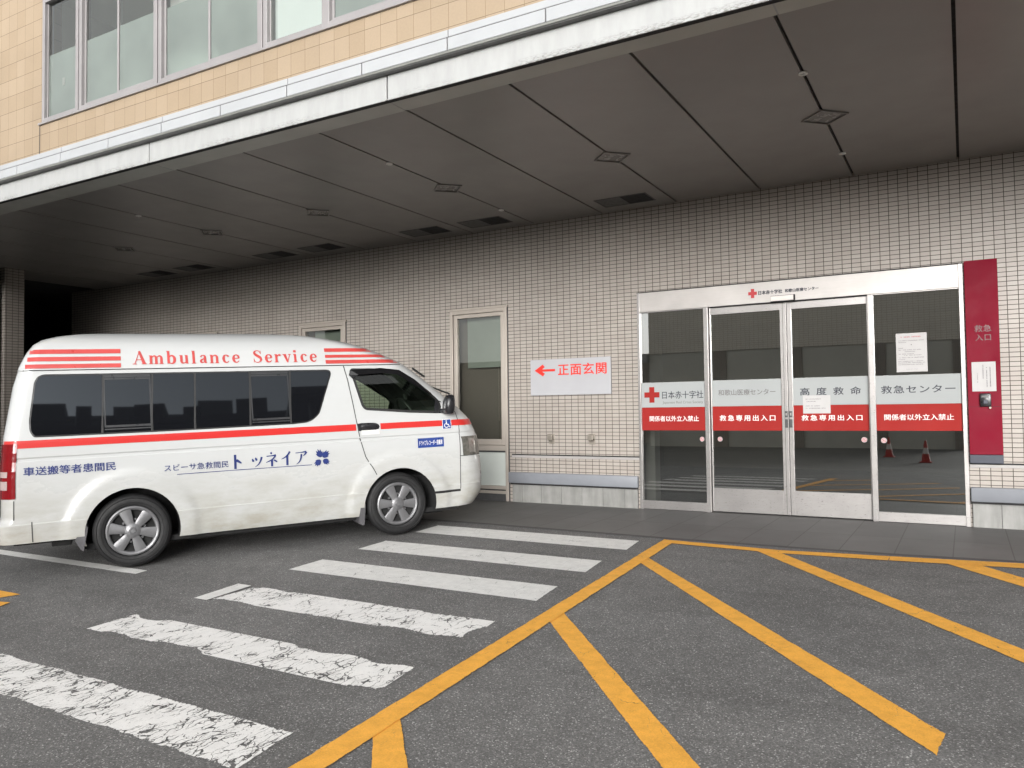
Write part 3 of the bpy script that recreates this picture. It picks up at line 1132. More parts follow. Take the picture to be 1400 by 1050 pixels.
def mat_film():
    n = NT('half_clear_film')
    tr = n.n('ShaderNodeBsdfTransparent')
    tr.inputs[0].default_value = (0.8, 0.92, 0.86, 1)
    p = n.principled((0.66, 0.72, 0.695), 0.6, 0, 0.3)
    mx = n.n('ShaderNodeMixShader')
    n.l(n.ramp(n.noise(n.coord('Object'), 1.5, 2), [(0.3, 0.42), (0.7, 0.55)]), mx.inputs[0])
    n.l(tr.outputs[0], mx.inputs[1])
    n.l(p, mx.inputs[2])
    return n.surf(mx.outputs[0])


MAT['film'] = mat_film()
MAT['roomwhite'] = simple('ward_room_white', (0.62, 0.62, 0.59), 0.7, 0, 0.05, 1)
MAT['blind'] = simple('white_blind', (0.80, 0.84, 0.83), 0.7, 0, 0.03, 1)
build_upper()

# ------------------------------------------------------------------ sliding entrance
DOOR = empty('sliding_entrance', (-1.85, 0, 0))
tag(DOOR, 'brushed steel automatic double door with white and red film across its glass', 'automatic door')


def dm(mb, name, mats, parent=None, **kw):
    o = mb.build(name, mats, parent or DOOR, **kw)
    o.location = (1.85, 0, 0) if (parent or DOOR) is DOOR else (0, 0, 0)
    return o


def round_sticker(mb, cx, cz, y, r=0.028, mats=(0, 1)):
    n = 24
    for rad0, rad1, mt, dy in ((0, r, mats[0], 0), (r * .62, r * .80, mats[1], -0.0008)):
        vs, fs = [], []
        for k in range(n):
            t = 2 * math.pi * k / n
            vs += [(cx + rad0 * math.cos(t), y + dy, cz + rad0 * math.sin(t)), (cx + rad1 * math.cos(t), y + dy, cz + rad1 * math.sin(t))]
        for k in range(n):
            j = (k + 1) % n
            fs.append((2 * k, 2 * k + 1, 2 * j + 1, 2 * j))
        mb.add(vs, fs, mt)
    d = r * .5
    ribbon(mb, [(cx - d, cz + d, r * .2), (cx + d, cz - d, r * .2)], lambda x, z: (x, y - 0.0012, z), mats[1])
    ribbon(mb, [(cx - d * .3, cz - d * .7, r * .22), (cx + d * .1, cz + d * .5, r * .3)], lambda x, z: (x, y - 0.0016, z), mats[1])


def build_door():
    # jambs and header
    m = MB()
    m.bbox(-3.708, -3.672, -0.020, 0.12, -0.02, 2.825, 0.003)
    dm(m, 'door_jamb', 'steel')
    m = MB()
    m.bbox(-0.030, 0.014, -0.020, 0.12, -0.02, 2.825, 0.003)
    dm(m, 'door_jamb', 'steel')
    m = MB()
    m.bbox(-3.672, -0.030, -0.014, 0.12, 2.570, 2.822, 0.003, 0)
    m.box(-3.712, 0.012, -0.012, 0.1, 2.826, 2.834, 1)
    m.box(-2.74, -0.93, 0.0, 0.12, 2.560, 2.571, 1)
    Y = -0.016
    fn = lambda x, z: (x, Y, z)
    for a, b, c, d in ((-2.262, -2.158, 2.672, 2.712), (-2.230, -2.190, 2.712, 2.748), (-2.230, -2.190, 2.636, 2.672)):
        m.quad((a, Y, c), (b, Y, c), (b, Y, d), (a, Y, d), 2)
    fit_text(m, '日本赤十字社', -2.14, -1.862, 2.668, 2.716, fn, 3, 0.050)
    fit_text(m, '和歌山医療センター', -1.83, -1.452, 2.672, 2.712, fn, 3, 0.050)
    dm(m, 'header_panel', ['steel_h', 'black', 'hdr_red', 'ink'], fixn=False)
    m = MB()
    m.bbox(-1.985, -1.728, -0.065, -0.014, 2.572, 2.632, 0.004, 0)
    m.box(-1.992, -1.721, -0.052, -0.0145, 2.562, 2.5715, 1)
    m.box(-1.7275, -1.715, -0.060, -0.0145, 2.5716, 2.634, 1)
    m.box(-1.992, -1.716, -0.040, -0.0145, 2.6345, 2.639, 1)
    dm(m, 'door_sensor', ['sensorface', 'black'])
    # fixed side lights
    for a, b, x0, x1 in ((-3.672, -2.776, 'L', 0), (-0.932, -0.030, 'R', 0)):
        fo = empty('fixed_panel', (0, 0, 0), 0, DOOR)
        fo.location = (1.85, 0, 0)
        m = MB()
        if x0 == 'L':
            m.bbox(-2.828, -2.772, -0.018, 0.07, 0.0, 2.569, 0.003)
            gx0, gx1 = -3.672, -2.828
        else:
            m.bbox(-0.936, -0.878, -0.018, 0.07, 0.0, 2.569, 0.003)
            gx0, gx1 = -0.878, -0.030
        m.bbox(gx0, gx1, -0.012, 0.04, 0.004, 0.112, 0.003)
        m.bbox(gx0, gx1, -0.008, 0.04, 2.556, 2.569, 0.003)
        m.build('steel_frame', 'steel', fo)
        m = MB()
        gy = 0.012
        m.quad((gx0, gy, 0.112), (gx1, gy, 0.112), (gx1, gy, 2.556), (gx0, gy, 2.556))
        m.build('glass_pane', 'doorglass', fo, fixn=False)
        m = MB()
        fy = gy - 0.003
        m.quad((gx0 + .002, fy, 1.318), (gx1 - .002, fy, 1.318), (gx1 - .002, fy, 1.641), (gx0 + .002, fy, 1.641), 0)
        m.quad((gx0 + .002, fy, 1.020), (gx1 - .002, fy, 1.020), (gx1 - .002, fy, 1.316), (gx0 + .002, fy, 1.316), 1)
        ty = fy - 0.002
        fn2 = lambda x, z: (x, ty, z)
        if x0 == 'L':
            for a_, b_, c_, d_ in ((-3.634, -3.428, 1.447, 1.516), (-3.566, -3.497, 1.516, 1.583), (-3.566, -3.497, 1.380, 1.447)):
                m.quad((a_, ty, c_), (b_, ty, c_), (b_, ty, d_), (a_, ty, d_), 1)
            fit_text(m, '日本赤十字社', -3.391, -2.854, 1.428, 1.524, fn2, 2, 0.010)
            fit_text(m, 'Japanese Red Cross Society', -3.386, -2.856, 1.355, 1.397, fn2, 4, 0.0)
            fit_text(m, '関係者以外立入禁止', -3.566, -2.917, 1.136, 1.206, fn2, 3, 0.016)
            round_sticker(m, -2.880, 0.911, ty, 0.030, (5, 6))
        else:
            fit_text(m, '救急センター', -0.820, -0.091, 1.438, 1.525, fn2, 2, 0.020, 1.12)
            fit_text(m, '関係者以外立入禁止', -0.794, -0.113, 1.138, 1.204, fn2, 3, 0.016)
            round_sticker(m, -0.806, 0.911, ty, 0.030, (5, 6))
        m.build('glass_film', ['bandwhite', 'bandred', 'ink', 'textwhite', 'inkgrey', 'paper', 'paperred'], fo, fixn=False)
    # sliding leaves, set back behind the side lights
    for side in (0, 1):
        fo = empty('door_leaf', (1.85, 0, 0), 0, DOOR)
        x0, x1 = (-2.765, -1.835) if side == 0 else (-1.829, -0.940)
        ya, yb = 0.035, 0.075
        ml, mr = (0.012, 0.075) if side == 0 else (0.050, 0.012)
        m = MB()
        m.bbox(x0, x0 + ml, ya, yb, 0.012, 2.566, 0.003)
        m.bbox(x1 - mr, x1, ya, yb, 0.012, 2.566, 0.003)
        m.bbox(x0 + ml, x1 - mr, ya, yb, 2.472, 2.566, 0.003)
        m.bbox(x0 + ml, x1 - mr, ya, yb, 0.012, 0.302, 0.003)
        if side == 0:
            m.box(x1 - 0.042, x1 - 0.038, ya - .002, ya + .004, 0.02, 2.56, 1)
            m.bbox(x1 - 0.10, x1 - 0.085, ya - .006, ya + .002, 0.035, 0.05, 0.002, 0)
        else:
            m.bbox(x0 + 0.060, x0 + 0.08, ya - .008, ya + .002, 0.035, 0.055, 0.002, 0)
        m.build('steel_frame', ['steel', 'dark'], fo)
        m = MB()
        gx0, gx1 = x0 + ml, x1 - mr
        gy = ya + 0.02
        m.quad((gx0, gy, 0.302), (gx1, gy, 0.302), (gx1, gy, 2.472), (gx0, gy, 2.472))
        m.build('glass_pane', 'doorglass', fo, fixn=False)
        m = MB()
        fy = gy - 0.003
        m.quad((gx0 + .002, fy, 1.321), (gx1 - .002, fy, 1.321), (gx1 - .002, fy, 1.646), (gx0 + .002, fy, 1.646), 0)
        m.quad((gx0 + .002, fy, 1.018), (gx1 - .002, fy, 1.018), (gx1 - .002, fy, 1.319), (gx0 + .002, fy, 1.319), 1)
        ty = fy - 0.002
        fn2 = lambda x, z: (x, ty, z)
        if side == 0:
            fit_text(m, '和歌山医療センター', -2.674, -1.982, 1.455, 1.527, fn2, 4, 0.012)
            fit_text(m, '救急専用出入口', -2.662, -1.990, 1.137, 1.209, fn2, 3, 0.018, 1.35)
            round_sticker(m, -2.664, 0.911, ty, 0.030, (5, 6))
        else:
            fit_text(m, '高度救命', -1.697, -1.033, 1.437, 1.526, fn2, 2, 0.020, 2.1)
            fit_text(m, '救急専用出入口', -1.688, -1.026, 1.137, 1.203, fn2, 3, 0.018, 1.35)
            round_sticker(m, -1.012, 0.915, ty, 0.030, (5, 6))
        m.build('glass_film', ['bandwhite', 'bandred', 'ink', 'textwhite', 'inkgrey', 'paper', 'paperred'], fo, fixn=False)
        m = MB()
        hx = x1 - 0.040 if side == 0 else x0 + 0.004
        m.bbox(hx, hx + 0.036, ya - 0.012, ya, 1.055, 1.155, 0.003, 0)
        m.bbox(hx, hx + 0.036, ya - 0.012, ya, 1.178, 1.252, 0.003, 0)
        m.bbox(hx + .010, hx + 0.026, ya - 0.016, ya - .012, 1.20, 1.23, 0.002, 1)
        m.build('pull_plate', ['handledark', 'steel'], fo)
    # lobby behind the glass
    m = MB()
    A = (-6.0, 2.4, 0.23, 7.5, -0.004, 3.1)
    x0, x1, y0, y1, z0, z1 = A
    zm = 1.15
    m.quad((x0, y0, z0), (x1, y0, z0), (x1, y1, z0), (x0, y1, z0), 1)
    m.quad((x0, y0, z1), (x1, y0, z1), (x1, y1, z1), (x0, y1, z1), 0)
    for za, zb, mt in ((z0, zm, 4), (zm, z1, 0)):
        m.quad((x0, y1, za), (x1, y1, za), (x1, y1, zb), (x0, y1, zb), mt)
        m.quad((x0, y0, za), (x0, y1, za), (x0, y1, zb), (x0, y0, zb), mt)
        m.quad((x1, y0, za), (x1, y1, za), (x1, y1, zb), (x1, y0, zb), mt)
    m.quad((-3.72, 0.221, z0), (.02, 0.221, z0), (.02, 0.02, z0 + .002), (-3.72, 0.02, z0 + .002), 1)
    m.box(-3.86, -3.70, 0.55, 0.75, 0.0, 1.0, 2)
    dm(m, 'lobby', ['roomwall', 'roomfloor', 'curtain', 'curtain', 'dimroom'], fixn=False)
    m = MB()
    m.box(-3.70, 0.01, 0.03, 0.22, 2.80, 2.831)
    dm(m, 'lintel_cover', 'dark')


MAT['hdr_red'] = simple('red_cross_on_header', (0.42, 0.03, 0.035), 0.5, 0, 0.05)
MAT['sensorface'] = simple('pale_sensor_cover', (0.66, 0.62, 0.585), 0.4, 0, 0.04)
MAT['handledark'] = simple('dark_grey_pull', (0.07, 0.07, 0.072), 0.4, 0.3, 0.15)
build_door()


# ------------------------------------------------------------------ paper notices
random.seed(3)


def notice(name, label, x0, x1, z0, z1, y, lines, mats=('paper', 'papertext', 'paperred')):
    m = MB()
    m.bbox(x0, x1, y - 0.0015, y, z0, z1, 0.0004, 0)
    o = None
    ty = y - 0.0035
    for (u0, u1, v0, v1, mt, seglen) in lines:
        # each line of small print is a run of character-sized strokes
        ax, bx = x0 + (x1 - x0) * u0, x0 + (x1 - x0) * u1
        az, bz = z0 + (z1 - z0) * v0, z0 + (z1 - z0) * v1
        vert = (bz - az) > (bx - ax)
        ln = (bz - az) if vert else (bx - ax)
        th = (bx - ax) if vert else (bz - az)
        p = 0
        while p < ln - th * .5:
            g = th * random.uniform(0.65, 1.0)
            if random.random() < 0.9:
                k = random.randint(2, 3)
                for q in range(k):
                    f0 = q / k + 0.06
                    f1 = f0 + 0.55 / k
                    if vert:
                        m.quad((ax + th * .05, ty, bz - p - g * f0), (ax + th * random.uniform(.7, 1), ty, bz - p - g * f0), (ax + th * .95, ty, bz - p - g * f1), (ax + th * .05, ty, bz - p - g * f1), mt)
                    else:
                        m.quad((ax + p, ty, az + th * f0), (ax + p + g * random.uniform(.6, .9), ty, az + th * f0), (ax + p + g * .8, ty, az + th * f1), (ax + p, ty, az + th * f1), mt)
            p += th
    o = m.build(name, mats, None, fixn=False)
    tag(o, label, 'paper notice')
    return o


def H(u0, u1, v, h=0.022, mt=1):
    return (u0, u1, v - h / 2, v + h / 2, mt, 0)


notice('paper_notice', 'white paper with red heading and small print taped on glass by the crimson panel', -0.655, -0.349, 1.674, 2.105, 0.0095,
       [H(.16, .84, .905, .036, 2), H(.08, .92, .81, .018), H(.08, .34, .765, .018), H(.48, .52, .70, .03), H(.08, .25, .615), H(.08, .80, .57, .02), H(.28, .62, .525, .02),
        H(.08, .60, .465, .02), H(.26, .82, .43, .02), H(.06, .90, .37, .022), H(.06, .30, .325, .018), H(.06, .88, .275, .02), H(.06, .93, .235, .02), H(.06, .88, .19, .02), H(.32, .70, .07, .012)])
notice('paper_notice', 'small white paper stuck over the joint of white and red film on the sliding glass', -1.668, -1.363, 1.221, 1.434, 0.049,
       [H(.10, .66, .80, .055), H(.10, .48, .67, .055), H(.10, .62, .42, .055), H(.10, .84, .29, .055)])


# ------------------------------------------------------------------ things on the wall
def build_wall_things():
    # main entrance sign with arrow
    m = MB()
    m.bbox(-5.316, -4.090, -0.022, -0.002, 1.508, 2.010, 0.003, 0)
    fn = lambda x, z: (x, -0.0245, z)
    fit_text(m, '正面玄関', -4.877, -4.152, 1.781, 1.938, fn, 1, 0.020, 1.08)
    m.poly2([(-5.249, 1.858), (-5.119, 1.942), (-5.085, 1.905), (-5.128, 1.873), (-4.924, 1.873), (-4.924, 1.841), (-5.128, 1.841), (-5.085, 1.811), (-5.115, 1.774)], fn, 1)
    o = m.build('wall_sign', ['signwhite', 'signred'], None, fixn=False)
    tag(o, 'white board with red arrow and red lettering on the grey tiles', 'sign')
    # crimson emergency entrance panel
    P = empty('crimson_panel', (0.18, 0, 0))
    tag(P, 'tall crimson metal panel beside the entrance with a navy foot', 'sign panel')
    m = MB()
    m.bbox(0.024, 0.328, -0.075, -0.002, 0.772, 2.838, 0.004, 0)
    m.box(0.030, 0.322, -0.0765, -0.0745, 1.276, 1.279, 1)
    o = m.build('panel', ['redbox', 'black'], P)
    o.location = (-0.18, 0, 0)
    m = MB()
    fn = lambda x, z: (x, -0.0775, z)
    fit_text(m, '救急', 0.103, 0.256, 2.070, 2.142, fn, 0, 0.016, 1.05)
    fit_text(m, '入口', 0.110, 0.250, 1.976, 2.044, fn, 0, 0.016, 1.12)
    o = m.build('lettering', 'redboxtext', P, fixn=False)
    o.location = (-0.18, 0, 0)
    m = MB()
    m.bbox(0.024, 0.328, -0.074, -0.002, 0.680, 0.770, 0.003, 0)
    o = m.build('foot_plate', 'navy', P)
    o.location = (-0.18, 0, 0)
    # dark backing between panel and door frame
    n = notice('paper_notice', 'white paper with upright lines of print on the crimson panel', 0.066, 0.284, 1.440, 1.751, -0.0775,
               [(.74, .79, .15, .82, 1, 0), (.60, .645, .12, .82, 1, 0), (.45, .495, .42, .9, 1, 0), (.22, .25, .28, .62, 1, 0)])
    # intercom
    I = empty('intercom', (0.182, -0.0775, 1.278))
    tag(I, 'black intercom box below the paper on the crimson panel', 'intercom')
    m = MB()
    m.bbox(-0.052, 0.052, -0.030, 0.0, 0.0, 0.140, 0.014, 0)
    m.build('case', 'blackplastic', I, smooth=40)
    m = MB()
    m.bbox(-0.036, 0.030, -0.034, -0.0305, 0.095, 0.118, 0.002, 0)
    m.build('speaker_slot', 'vent', I)
    m = MB()
    m.bbox(-0.020, 0.020, -0.036, -0.0305, 0.03, 0.07, 0.006, 0)
    m.build('call_key', 'navy', I)
    m = MB()
    m.lathe([(0.0, 0), (0.010, 0), (0.012, 0.004), (0.012, 0.03)], 16, 'y', (0.040, -0.03, -0.012), 0)
    m.build('key_switch', 'hook', I, smooth=40)
    # two hooks
    for k, (x, lab) in enumerate(((-5.0, 'small bronze wall hook farther from the entrance, below the white board'), (-4.385, 'small bronze wall hook nearer the entrance, below the white board'))):
        h = empty('wall_hook', (x, 0, 0.83))
        tag(h, lab, 'hook', 'bronze hooks below the white board')
        m = MB()
        m.bbox(-0.044, 0.044, -0.010, -0.002, 0.0, 0.140, 0.003)
        m.build('back_plate', 'hook', h)
        m = MB()
        m.bbox(-0.038, 0.038, -0.075, -0.012, 0.055, 0.072, 0.004)
        m.bbox(-0.038, 0.038, -0.075, -0.060, 0.072, 0.135, 0.004)
        m.build('hook_arm', 'hook', h)


MAT['redboxtext'] = simple('dull_letters_on_crimson', (0.095, 0.045, 0.048), 0.4, 0.3, 0.08)
build_wall_things()


# ------------------------------------------------------------------ things on the soffit
def build_soffit_things():
    L0 = empty('ceiling_light', (0, 0, HC))
    m = MB()
    r = 0.205
    ri = 0.188
    z0, z1 = -0.006, 0.0
    # square turned by 45 degrees with raised lip; recess drawn as a shallow tray
    for k in range(4):
        a0, a1 = k * math.pi / 2, (k + 1) * math.pi / 2
        c0, s0, c1, s1 = math.cos(a0), math.sin(a0), math.cos(a1), math.sin(a1)
        m.add([(r * c0, r * s0, z1), (r * c1, r * s1, z1), (r * c1, r * s1, -0.014), (r * c0, r * s0, -0.014),
               (ri * c1, ri * s1, -0.014), (ri * c0, ri * s0, -0.014), (ri * c1, ri * s1, -0.003), (ri * c0, ri * s0, -0.003)],
              [(0, 1, 2, 3), (3, 2, 4, 5), (5, 4, 6, 7)], 0)
    m.build('lamp_frame', 'lampbody', L0)
    m = MB()
    m.add([(ri, 0, -0.0035), (0, ri, -0.0035), (-ri, 0, -0.0035), (0, -ri, -0.0035)], [(0, 1, 2, 3)], 0)
    m.build('lamp_lens', 'lamplens', L0)
    names = ['unlit diamond ceiling light above the sliding entrance', 'unlit diamond ceiling light above the white board', 'unlit diamond ceiling light between the two black ceiling vents nearest the clear window',
             'unlit diamond ceiling light above the front half of the van roof', 'unlit diamond ceiling light above the van, second from the dark end',
             'unlit diamond ceiling light in the dark end by the pillar']
    xs = [-1.042, -3.140, -5.245, -7.335, -9.42, -11.5]
    for k, x in enumerate(xs):
        o = L0 if k == 0 else copy_tree(L0)
        o.location = (x, -2.13, HC)
        tag(o, names[k], 'ceiling light', 'diamond lights in the canopy ceiling')
    # return air vents: louvred half and open half
    V0 = empty('ceiling_vent', (0, 0, HC))
    m = MB()
    W, D = 0.345, 0.195
    for a, b, c, d in ((-W, W, -D, -D + .012), (-W, W, D - .012, D), (-W, -W + .012, -D + .012, D - .012), (W - .012, W, -D + .012, D - .012)):
        m.box(a, b, c, d, -0.006, 0.0)
    m.build('vent_frame', 'vent', V0)
    m = MB()
    m.quad((-W + .012, -D + .012, -0.002), (W - .012, -D + .012, -0.002), (W - .012, D - .012, -0.002), (-W + .012, D - .012, -0.002))
    m.build('open_shaft', 'black', V0)
    m = MB()
    for k in range(14):
        x = -W + 0.02 + k * 0.0235
        m.add([(x, -D + .014, -0.0045), (x + 0.020, -D + .014, -0.0025), (x + 0.020, D - .014, -0.0025), (x, D - .014, -0.0045)], [(0, 1, 2, 3)])
    m.build('louvre', 'vent', V0)
    vn = ['black ceiling vent nearest the entrance, left of the light by the white board', 'black ceiling vent above the wall between window and white board', 'black ceiling vent above the clear window', 'black ceiling vent above the half hidden window, right one of its pair',
          'black ceiling vent above the half hidden window, left one of its pair', 'black ceiling vent toward the dark end, right one of the last pair', 'black ceiling vent deepest in the dark end']
    for k, x in enumerate((-3.673, -5.775, -6.812, -8.88, -9.92, -11.99, -13.05)):
        o = V0 if k == 0 else copy_tree(V0)
        o.location = (x, -0.465, HC)
        tag(o, vn[k], 'ceiling vent', 'black vents in the canopy ceiling')
    rn = ['white ring in the ceiling gap, out beyond the light above the entrance', 'white ring in the ceiling gap between wall and the light above the entrance',
          'white ring in the ceiling gap out beyond the third light from the entrance', 'small white ring in the ceiling gap beside the vent over the wall sign', 'white ring in the ceiling gap near the fascia above the van']
    for k, (x, y) in enumerate(((-1.042, -3.225), (-1.042, -0.94), (-5.24, -3.22), (-5.23, -0.92), (-9.42, -3.30))):
        m = MB()
        m.lathe([(0.034, 0.0), (0.036, -0.012), (0.024, -0.016), (0.020, -0.010), (0.020, 0.0)], 24, 'z', (0, 0, 0))
        o = m.build('ceiling_ring', 'ring', None, smooth=40)
        o.location = (x, y, HC - 0.001)
        tag(o, rn[k], 'ceiling ring', 'white rings in the ceiling gaps')


build_soffit_things()


# ------------------------------------------------------------------ the dark end: pillar, louvre screen, end walls, added light blocks
def build_dark_end():
    m = MB()
    m.box(-15.2, -14.65, -2.33, -2.0, -0.05, HC + 0.02)
    o = m.build('tiled_pillar', 'tile_far')
    tag(o, 'grey tiled square pillar rising to the ceiling in the dark end', 'pillar')
    P = empty('louvre_screen', (-15.62, -2.42, 0))
    tag(P, 'dark metal louvre screen beside the tiled pillar', 'louvre screen')
    m = MB()
    m.bbox(-0.9, -0.84, -0.03, 0.03, 0, 3.9, .004)
    m.bbox(0.84, 0.9, -0.03, 0.03, 0, 3.9, .004)
    m.build('post', 'dark', P)
    m = MB()
    for k in range(38):
        z = 0.1 + k * 0.1
        m.add([(-0.84, -0.03, z), (0.84, -0.03, z), (0.84, 0.03, z + 0.07), (-0.84, 0.03, z + 0.07)], [(0, 1, 2, 3)])
    m.build('slats', 'vent', P)
    # enclosing walls and added unseen blocks that shade the end, sparing the pillar
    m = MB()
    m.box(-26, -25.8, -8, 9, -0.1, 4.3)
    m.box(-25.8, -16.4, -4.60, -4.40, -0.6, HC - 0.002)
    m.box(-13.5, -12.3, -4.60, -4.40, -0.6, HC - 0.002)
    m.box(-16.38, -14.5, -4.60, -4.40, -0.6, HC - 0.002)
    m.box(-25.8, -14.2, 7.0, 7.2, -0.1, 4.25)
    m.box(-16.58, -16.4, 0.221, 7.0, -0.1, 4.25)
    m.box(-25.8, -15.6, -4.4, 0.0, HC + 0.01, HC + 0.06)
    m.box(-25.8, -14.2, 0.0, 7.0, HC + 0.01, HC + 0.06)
    m.build('end_wall_light_blocks', 'darkend', BLD)
    # building mass over the canopy keeps skylight out
    m = MB()
    m.box(-26, 7.0, -4.2, 9, 8.6, 8.8)
    m.box(-26, 7.0, 0.23, 0.4, 4.25, 8.6)
    m.box(7.0, 7.2, -4.3, 0.2, 3.99, 8.6)
    m.build('roof', 'concrete', BLD)


MAT['darkend'] = simple('shade_dark_end_wall', (0.05, 0.048, 0.046), 0.8, 0, 0.1, 1)  # very dark colour paints the darkness of the passage into its walls
build_dark_end()


# ------------------------------------------------------------------ the ambulance van
def interp(t, z):
    if z <= t[0][0]:
        return t[0][1]
    for (a, va), (b, vb) in zip(t[:-1], t[1:]):
        if z <= b:
            return va + (vb - va) * (z - a) / (b - a)
    return t[-1][1]


HW = [(.24, .800), (.28, .812), (.42, .828), (.470, .836), (.482, .838), (.492, .832), (.70, .842), (.9, .847), (1.030, .847), (1.042, .838), (1.058, .837), (1.072, .846), (1.2, .840), (1.8, .745), (1.836, .740), (1.846, .752), (1.87, .748), (1.95, .720), (2.03, .680), (2.09, .625), (2.14, .545), (2.18, .445), (2.21, .315), (2.228, .17), (2.236, .03)]
XF = [(.20, 3.60), (.27, 3.66), (.36, 3.73), (.55, 3.745), (.75, 3.735), (.8, 3.72), (.97, 3.71), (1.05, 3.685), (1.21, 3.61), (1.34, 3.49), (1.47, 3.34), (1.62, 3.165), (1.76, 2.995), (1.84, 2.89), (1.95, 2.68), (2.05, 2.45), (2.12, 2.23), (2.17, 2.0), (2.2, 1.78), (2.225, 1.3), (2.236, .9)]
XR = [(.24, -1.06), (.33, -1.105), (.49, -1.11), (.52, -1.065), (.9, -1.055), (1.25, -1.03), (1.7, -.955), (1.84, -.915), (1.87, -.91), (2.0, -.855), (2.09, -.80), (2.14, -.74), (2.18, -.63), (2.21, -.48), (2.228, -.3), (2.236, -.1)]
WX = ((0.008, 0.335, 0.400), (2.60, 0.312, 0.407))
BOW = 0.075


def smoothstep(a, b, x):
    t = max(0, min(1, (x - a) / (b - a)))
    return t * t * (3 - 2 * t)


def flare(x, z):
    d = 0
    for cx, cz, r in WX:
        q = math.hypot(x - cx, z - cz)
        d = max(d, 0.022 * (1 - smoothstep(r + 0.125, r + 0.19, q)))
    return d


def plan(z):
    h = interp(HW, z)
    rf = min(0.30, h * 0.55)
    rb = min(0.20, h * 0.5)
    return h, interp(XF, z), interp(XR, z), rf, rf, min(0.13, rb), rb


def front_pt(z, th, off=0.0):
    h, xf, xr, rfx, rfy, rrx, rry = plan(z)
    return (xf - BOW - rfx + (rfx + off) * math.sin(th), -(h - rfy) - (rfy + off) * math.cos(th), z)


def rear_pt(z, th, off=0.0):
    h, xf, xr, rfx, rfy, rrx, rry = plan(z)
    return (xr + 0.02 + rrx - (rrx + off) * math.sin(th), -(h - rry) - (rry + off) * math.cos(th), z)


def surf_y(x, z):
    h, xf, xr, rfx, rfy, rrx, rry = plan(z)
    cf, cb = xf - BOW - rfx, xr + 0.02 + rrx
    if x > cf:
        s = min(1, (x - cf) / rfx)
        return (h - rfy) + rfy * math.sqrt(max(0, 1 - s * s))
    if x < cb:
        s = min(1, (cb - x) / rrx)
        return (h - rry) + rry * math.sqrt(max(0, 1 - s * s))
    return h + flare(x, z)


def on_side(off):
    return lambda x, z: (x, -(surf_y(x, z) + off), z)


def ring(z, ns=120):
    h, xf, xr, rfx, rfy, rrx, rry = plan(z)
    pts = []
    yb = h - rfy
    for k in range(6):
        y = yb * k / 6
        pts.append((xf - BOW * (y / max(yb, 1e-4)) ** 2, -y))
    for k in range(14):
        p = front_pt(z, math.pi / 2 * (1 - k / 14))
        pts.append((p[0], p[1]))
    cf, cb = xf - BOW - rfx, xr + 0.02 + rrx
    for k in range(ns + 1):
        x = cf + (cb - cf) * k / ns
        pts.append((x, -(h + flare(x, z))))
    for k in range(1, 13):
        p = rear_pt(z, math.pi / 2 * k / 12)
        pts.append((p[0], p[1]))
    yb = h - rry
    for k in range(1, 6):
        y = yb * (1 - k / 5)
        pts.append((xr + 0.02 * (y / max(yb, 1e-4)) ** 2, -y))
    other = [(x, -y) for x, y in pts[1:-1]][::-1]
    return [(x, y, z) for x, y in pts + other]


def loft(zs, fn):
    vs, fs = [], []
    n = None
    for z in zs:
        r = fn(z)
        n = len(r)
        vs += r
    for i in range(len(zs) - 1):
        for k in range(n):
            k2 = (k + 1) % n
            fs.append((i * n + k, i * n + k2, (i + 1) * n + k2, (i + 1) * n + k))
    fs.append(tuple(range(n))[::-1])
    fs.append(tuple((len(zs) - 1) * n + k for k in range(n)))
    return vs, fs


def prism_y(pts, y0, y1):
    vs = [(x, y0, z) for x, z in pts] + [(x, y1, z) for x, z in pts]
    n = len(pts)
    fs = [tuple(range(n)), tuple(range(n, 2 * n))[::-1]] + [(i, (i + 1) % n, n + (i + 1) % n, n + i) for i in range(n)]
    return vs, fs


def temp_obj(vs, fs, mat):
    m = MB()
    m.add(vs, fs)
    o = m.build('cutter', mat)
    return o


def round_poly(pts, r, n=5):
    """round the corners of a 2D polygon; r one radius or one per corner"""
    out = []
    N = len(pts)
    for i, p in enumerate(pts):
        ri = r[i] if isinstance(r, (list, tuple)) else r
        a, b, c = Vector(pts[i - 1]), Vector(p), Vector(pts[(i + 1) % N])
        d1, d2 = (a - b), (c - b)
        if ri <= 0:
            out.append(tuple(b))
            continue
        t = min(ri, d1.length * .48, d2.length * .48)
        p0, p1 = b + d1.normalized() * t, b + d2.normalized() * t
        for k in range(n + 1):
            s = k / n
            q = (1 - s) ** 2 * p0 + 2 * s * (1 - s) * b + s * s * p1
            out.append(tuple(q))
    return out


def fine_poly(pts, step=0.06):
    out = []
    for i, p in enumerate(pts):
        q = pts[(i + 1) % len(pts)]
        L = math.hypot(q[0] - p[0], q[1] - p[1])
        n = max(1, int(L / step))
        for k in range(n):
            out.append((p[0] + (q[0] - p[0]) * k / n, p[1] + (q[1] - p[1]) * k / n))
    return out


def patch(mb, x0, x1, z0, z1, fn, mat=0, nx=None, nz=None):
    nx = nx or max(1, int(abs(x1 - x0) / 0.04))
    nz = nz or max(1, int(abs(z1 - z0) / 0.04))
    vs = [fn(x0 + (x1 - x0) * i / nx, z0 + (z1 - z0) * j / nz) for j in range(nz + 1) for i in range(nx + 1)]
    fs = [(j * (nx + 1) + i, j * (nx + 1) + i + 1, (j + 1) * (nx + 1) + i + 1, (j + 1) * (nx + 1) + i) for j in range(nz) for i in range(nx)]
    mb.add(vs, fs, mat)


